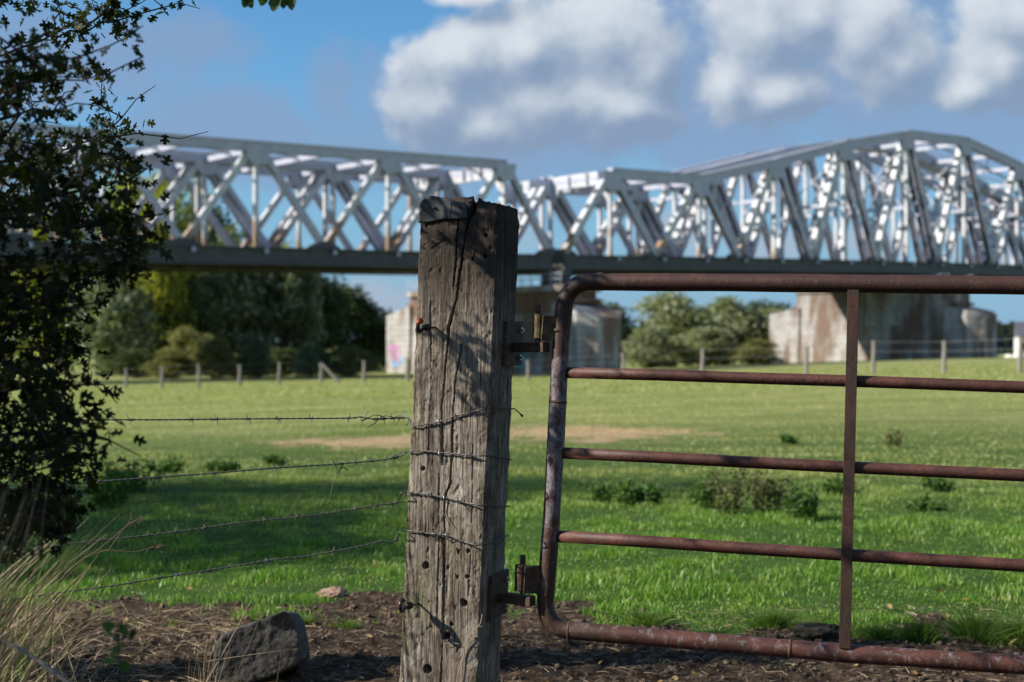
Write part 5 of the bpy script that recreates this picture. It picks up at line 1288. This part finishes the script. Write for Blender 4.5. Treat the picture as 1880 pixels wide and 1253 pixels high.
# the stone
def stone():
    import bmesh
    Yf = 4.93; Yb = 5.15
    sil = [(392,1192),(404,1166),(440,1150),(470,1139),(500,1126),(522,1118),(535,1122),(544,1140),(550,1166),(556,1196),(556,1212),(545,1222),(520,1234),(480,1250),(440,1262),(400,1262),(388,1240)]
    front = [at(470+(x-470)*.97, 1190+(y-1190)*.97, Yf) for x, y in sil]; 
    back = []
    for x, y in sil:
        p = at(474+(x-470)*.92+16, 1192+(y-1190)*.86-3, Yb); back.append(p)
    b = bmesh.new(); vf = [b.verts.new(p) for p in front]; vb = [b.verts.new(p) for p in back]; n = len(sil)
    b.faces.new(vf); b.faces.new(vb[::-1])
    for i in range(n): b.faces.new((vf[i], vb[i], vb[(i+1) % n], vf[(i+1) % n]))
    bmesh.ops.recalc_face_normals(b, faces=b.faces); bmesh.ops.triangulate(b, faces=b.faces)
    me = bpy.data.meshes.new('stone'); b.to_mesh(me); b.free(); o = bpy.data.objects.new('stone', me); COL.objects.link(o)
    r_ = o.modifiers.new('remesh', 'REMESH'); r_.mode = 'VOXEL'; r_.voxel_size = .004; sm = o.modifiers.new('sm', 'SMOOTH'); sm.factor = .7; sm.iterations = 5
    dg = bpy.context.evaluated_depsgraph_get(); me2 = bpy.data.meshes.new_from_object(o.evaluated_get(dg)); o.modifiers.clear(); o.data = me2
    co = np.zeros(len(me2.vertices)*3, dtype=np.float32); me2.vertices.foreach_get('co', co); co = co.reshape(-1,3).astype(float); no = np.zeros(len(co)*3, dtype=np.float32); me2.vertices.foreach_get('normal', no); no = no.reshape(-1,3)
    d = (fbm(co[:,0]*14, co[:,1]*14, co[:,2]*14, 4)-.5)*.012 + (fbm(co[:,0]*70, co[:,1]*70, co[:,2]*70, 3)-.5)*.006
    c0 = at(532,1150,Yf); dd = np.linalg.norm(co-np.array(c0), axis=1); d -= .016*np.exp(-(dd/.04)**2)
    co += no*d[:,None]; me2.vertices.foreach_set('co', co.ravel().astype(np.float32)); me2.polygons.foreach_set('use_smooth', [True]*len(me2.polygons)); me2.update()
    m, nt, bs = mat('grey_stone'); oc = coords(nt); n1 = nz(nt, oc, 18, 6, .65); n2 = nz(nt, oc, 130, 5, .65)
    c = ramp(nt, n1, [(.3,(.04,.036,.032)), (.6,(.08,.073,.065)), (.75,(.19,.175,.155))]); c = mixc(nt, mrange(nt, n2, .58, .7, 0, .6), c, (.34,.32,.30)); nt.links.new(c, bs.inputs['Base Color']); bs.inputs['Roughness'].default_value = .9; bump(nt, bs, n2, .7, .004)
    me2.materials.clear(); me2.materials.append(m); tag(o, 'angular grey boundary stone on the soil left of the post', 'stone')
stone()

# ------------------------------------------------------------------ weeds and tufts in the pasture
M_WEED = {'g': leaf_mat('weed_green', (.02,.05,.01), (.05,.11,.018), (.12,.20,.05), .35, .5, 4), 'b': leaf_mat('weed_brown', (.04,.05,.018), (.11,.12,.045), (.22,.19,.09), .3, .6, 5)}
def weed(x, yb_, hw, hpx, mk, label, sd, Yo=None):
    g = np.random.default_rng(sd); Y = Yo or 1.2*F/(yb_-626.5)
    for _ in range(4): Y = (CAMZ-float(ground_h(np.array([(x-940)/F*Y]), np.array([Y]))[0]))*F/(yb_-626.5)
    s_ = Y/F; X = (x-940)*s_; z = ggz(X, Y); root = empty('weed_clump', (X, Y, z)); tag(root, label, 'weed', 'weed clumps in the pasture')
    ns = max(7, int(hw*.42)); mb = MB(); P = []
    for k in range(ns):
        a = g.uniform(0, 6.28); r = g.random()**.5*hw*s_; bx, by = X+math.cos(a)*r*.7, Y+math.sin(a)*r*.6; h = hpx*s_*g.uniform(.55,1.05)
        tp = (X+math.cos(a)*r, Y+math.sin(a)*r, z+h); mb.tube([(bx,by,z-.01), ((bx+tp[0])/2,(by+tp[1])/2,z+h*.55), tp], [.0028,.0022,.0012], 4)
        nl = 46 if mk == 'g' else 26
        for q in range(nl):
            f = g.uniform(.08,1)**.8; P.append([bx+(tp[0]-bx)*f+g.normal()*.022, by+(tp[1]-by)*f+g.normal()*.022, z+h*f+g.normal()*.012])
    mb.build('stem', M_TWIG, root); P = np.array(P); V, Fc = scatter(SV*np.array([1,1.1,1]), SFc, P, rand_rot(len(P),(0,0,.7)), g.uniform(.6,1.4,len(P))*.026*max(1,s_/.0038)**.5)
    npmesh('leaves', V, Fc, M_WEED[mk], root); return root
wl = [(1292,936,26,60,'g','leafy weed clump left of the tall brown ones, inside the gate'),(1332,944,32,84,'b','tallest brownish weed clump in the gate opening'),(1384,940,34,76,'b','brown seeding weed clump in the middle of the gate opening'),
      (1432,938,28,66,'b','brownish weed clump right of the seeding ones'),(1474,956,36,62,'g','fresh green low weed clump just left of the gate upright'),(1102,924,24,40,'g','small dark weed near the hinge side of the gate'),
      (1152,926,26,46,'g','small weed clump between the hinge side and the tall brown ones'),(1196,926,20,36,'g','little weed on the shadow edge right of two others'),(1640,822,16,36,'b','thin brown weed standing alone right of the gate upright'),
      (1722,902,36,24,'g','flat weed clump below the third bar at the right'),(1700,935,30,20,'g','low rosette weed in the turf right of the upright'),(240,905,56,54,'g','broad weed clump right beside the hawthorn foot'),(205,930,40,60,'g','dark weed clump half behind the hawthorn'),
      (300,868,36,24,'g','pale green weed clump behind the second wire'),(415,868,36,22,'g','low weed clump left of the post near the dry patch'),(500,855,26,16,'g','small weed clump between the dry patch and the second wire'),(1540,905,26,30,'g','dim weed clump right behind the gate upright'),
      (1450,815,16,14,'g','thin weed beyond the third bar, near the upright')]
for i, (x, y, hw, hp, mk, lb) in enumerate(wl): weed(x, y, hw, hp, mk, lb, 40+i)
def tuft(x, yb_, hw, hpx, label, sd, n=700, m=None):
    hpx *= .75
    g = np.random.default_rng(sd); Y = 1.2*F/(yb_-626.5); s_ = Y/F; X = (x-940)*s_; r = np.abs(g.normal(size=n))*hw*s_*.6; a = g.uniform(0,6.28,n)
    bx, by = X+np.cos(a)*r*.5, Y+np.sin(a)*r*.5; z = gfull(bx,by); h = hpx*s_*g.uniform(.5,1.1,n); Rt = np.stack([bx,by,z],1); T = Rt+np.stack([np.cos(a)*r*.6+g.normal(size=n)*.022, np.sin(a)*r*.6+g.normal(size=n)*.022, h],1)
    V, Fc = strands(Rt, T, np.stack([-np.cos(a)*r*.2,-np.sin(a)*r*.2,h*.25],1), .0016+0*h, 5); o = npmesh('grass_tuft', V, Fc, m or M_GRN); tag(o, label, 'grass tuft', 'long grass tufts in the turf')
tuft(1790, 1180, 70, 62, 'big dark grass tuft above the bottom rail at the far right', 1, 800)
tuft(1690, 1185, 45, 55, 'grass tuft right of the gate upright beside the big dark one', 2)
tuft(1420, 1150, 60, 40, 'low grass tuft between the bottom rail and the fourth bar, left of the upright', 3)
tuft(1190, 1145, 50, 30, 'low grass tuft over the bottom rail near the hinge side', 4)
tuft(1620, 1180, 45, 35, 'small grass tuft directly right of the foot of the gate upright', 5)
tuft(1870, 1190, 60, 50, 'grass tuft cut by the right edge above the bottom rail', 6)
tuft(1310, 1175, 40, 28, 'low grass tuft against the middle of the bottom rail', 7)
tuft(560, 1150, 30, 22, 'small grass tuft on the soil right of the stone', 8, 200)
tuft(640, 1160, 30, 24, 'small grass tuft on the soil left of the post foot', 9, 200)
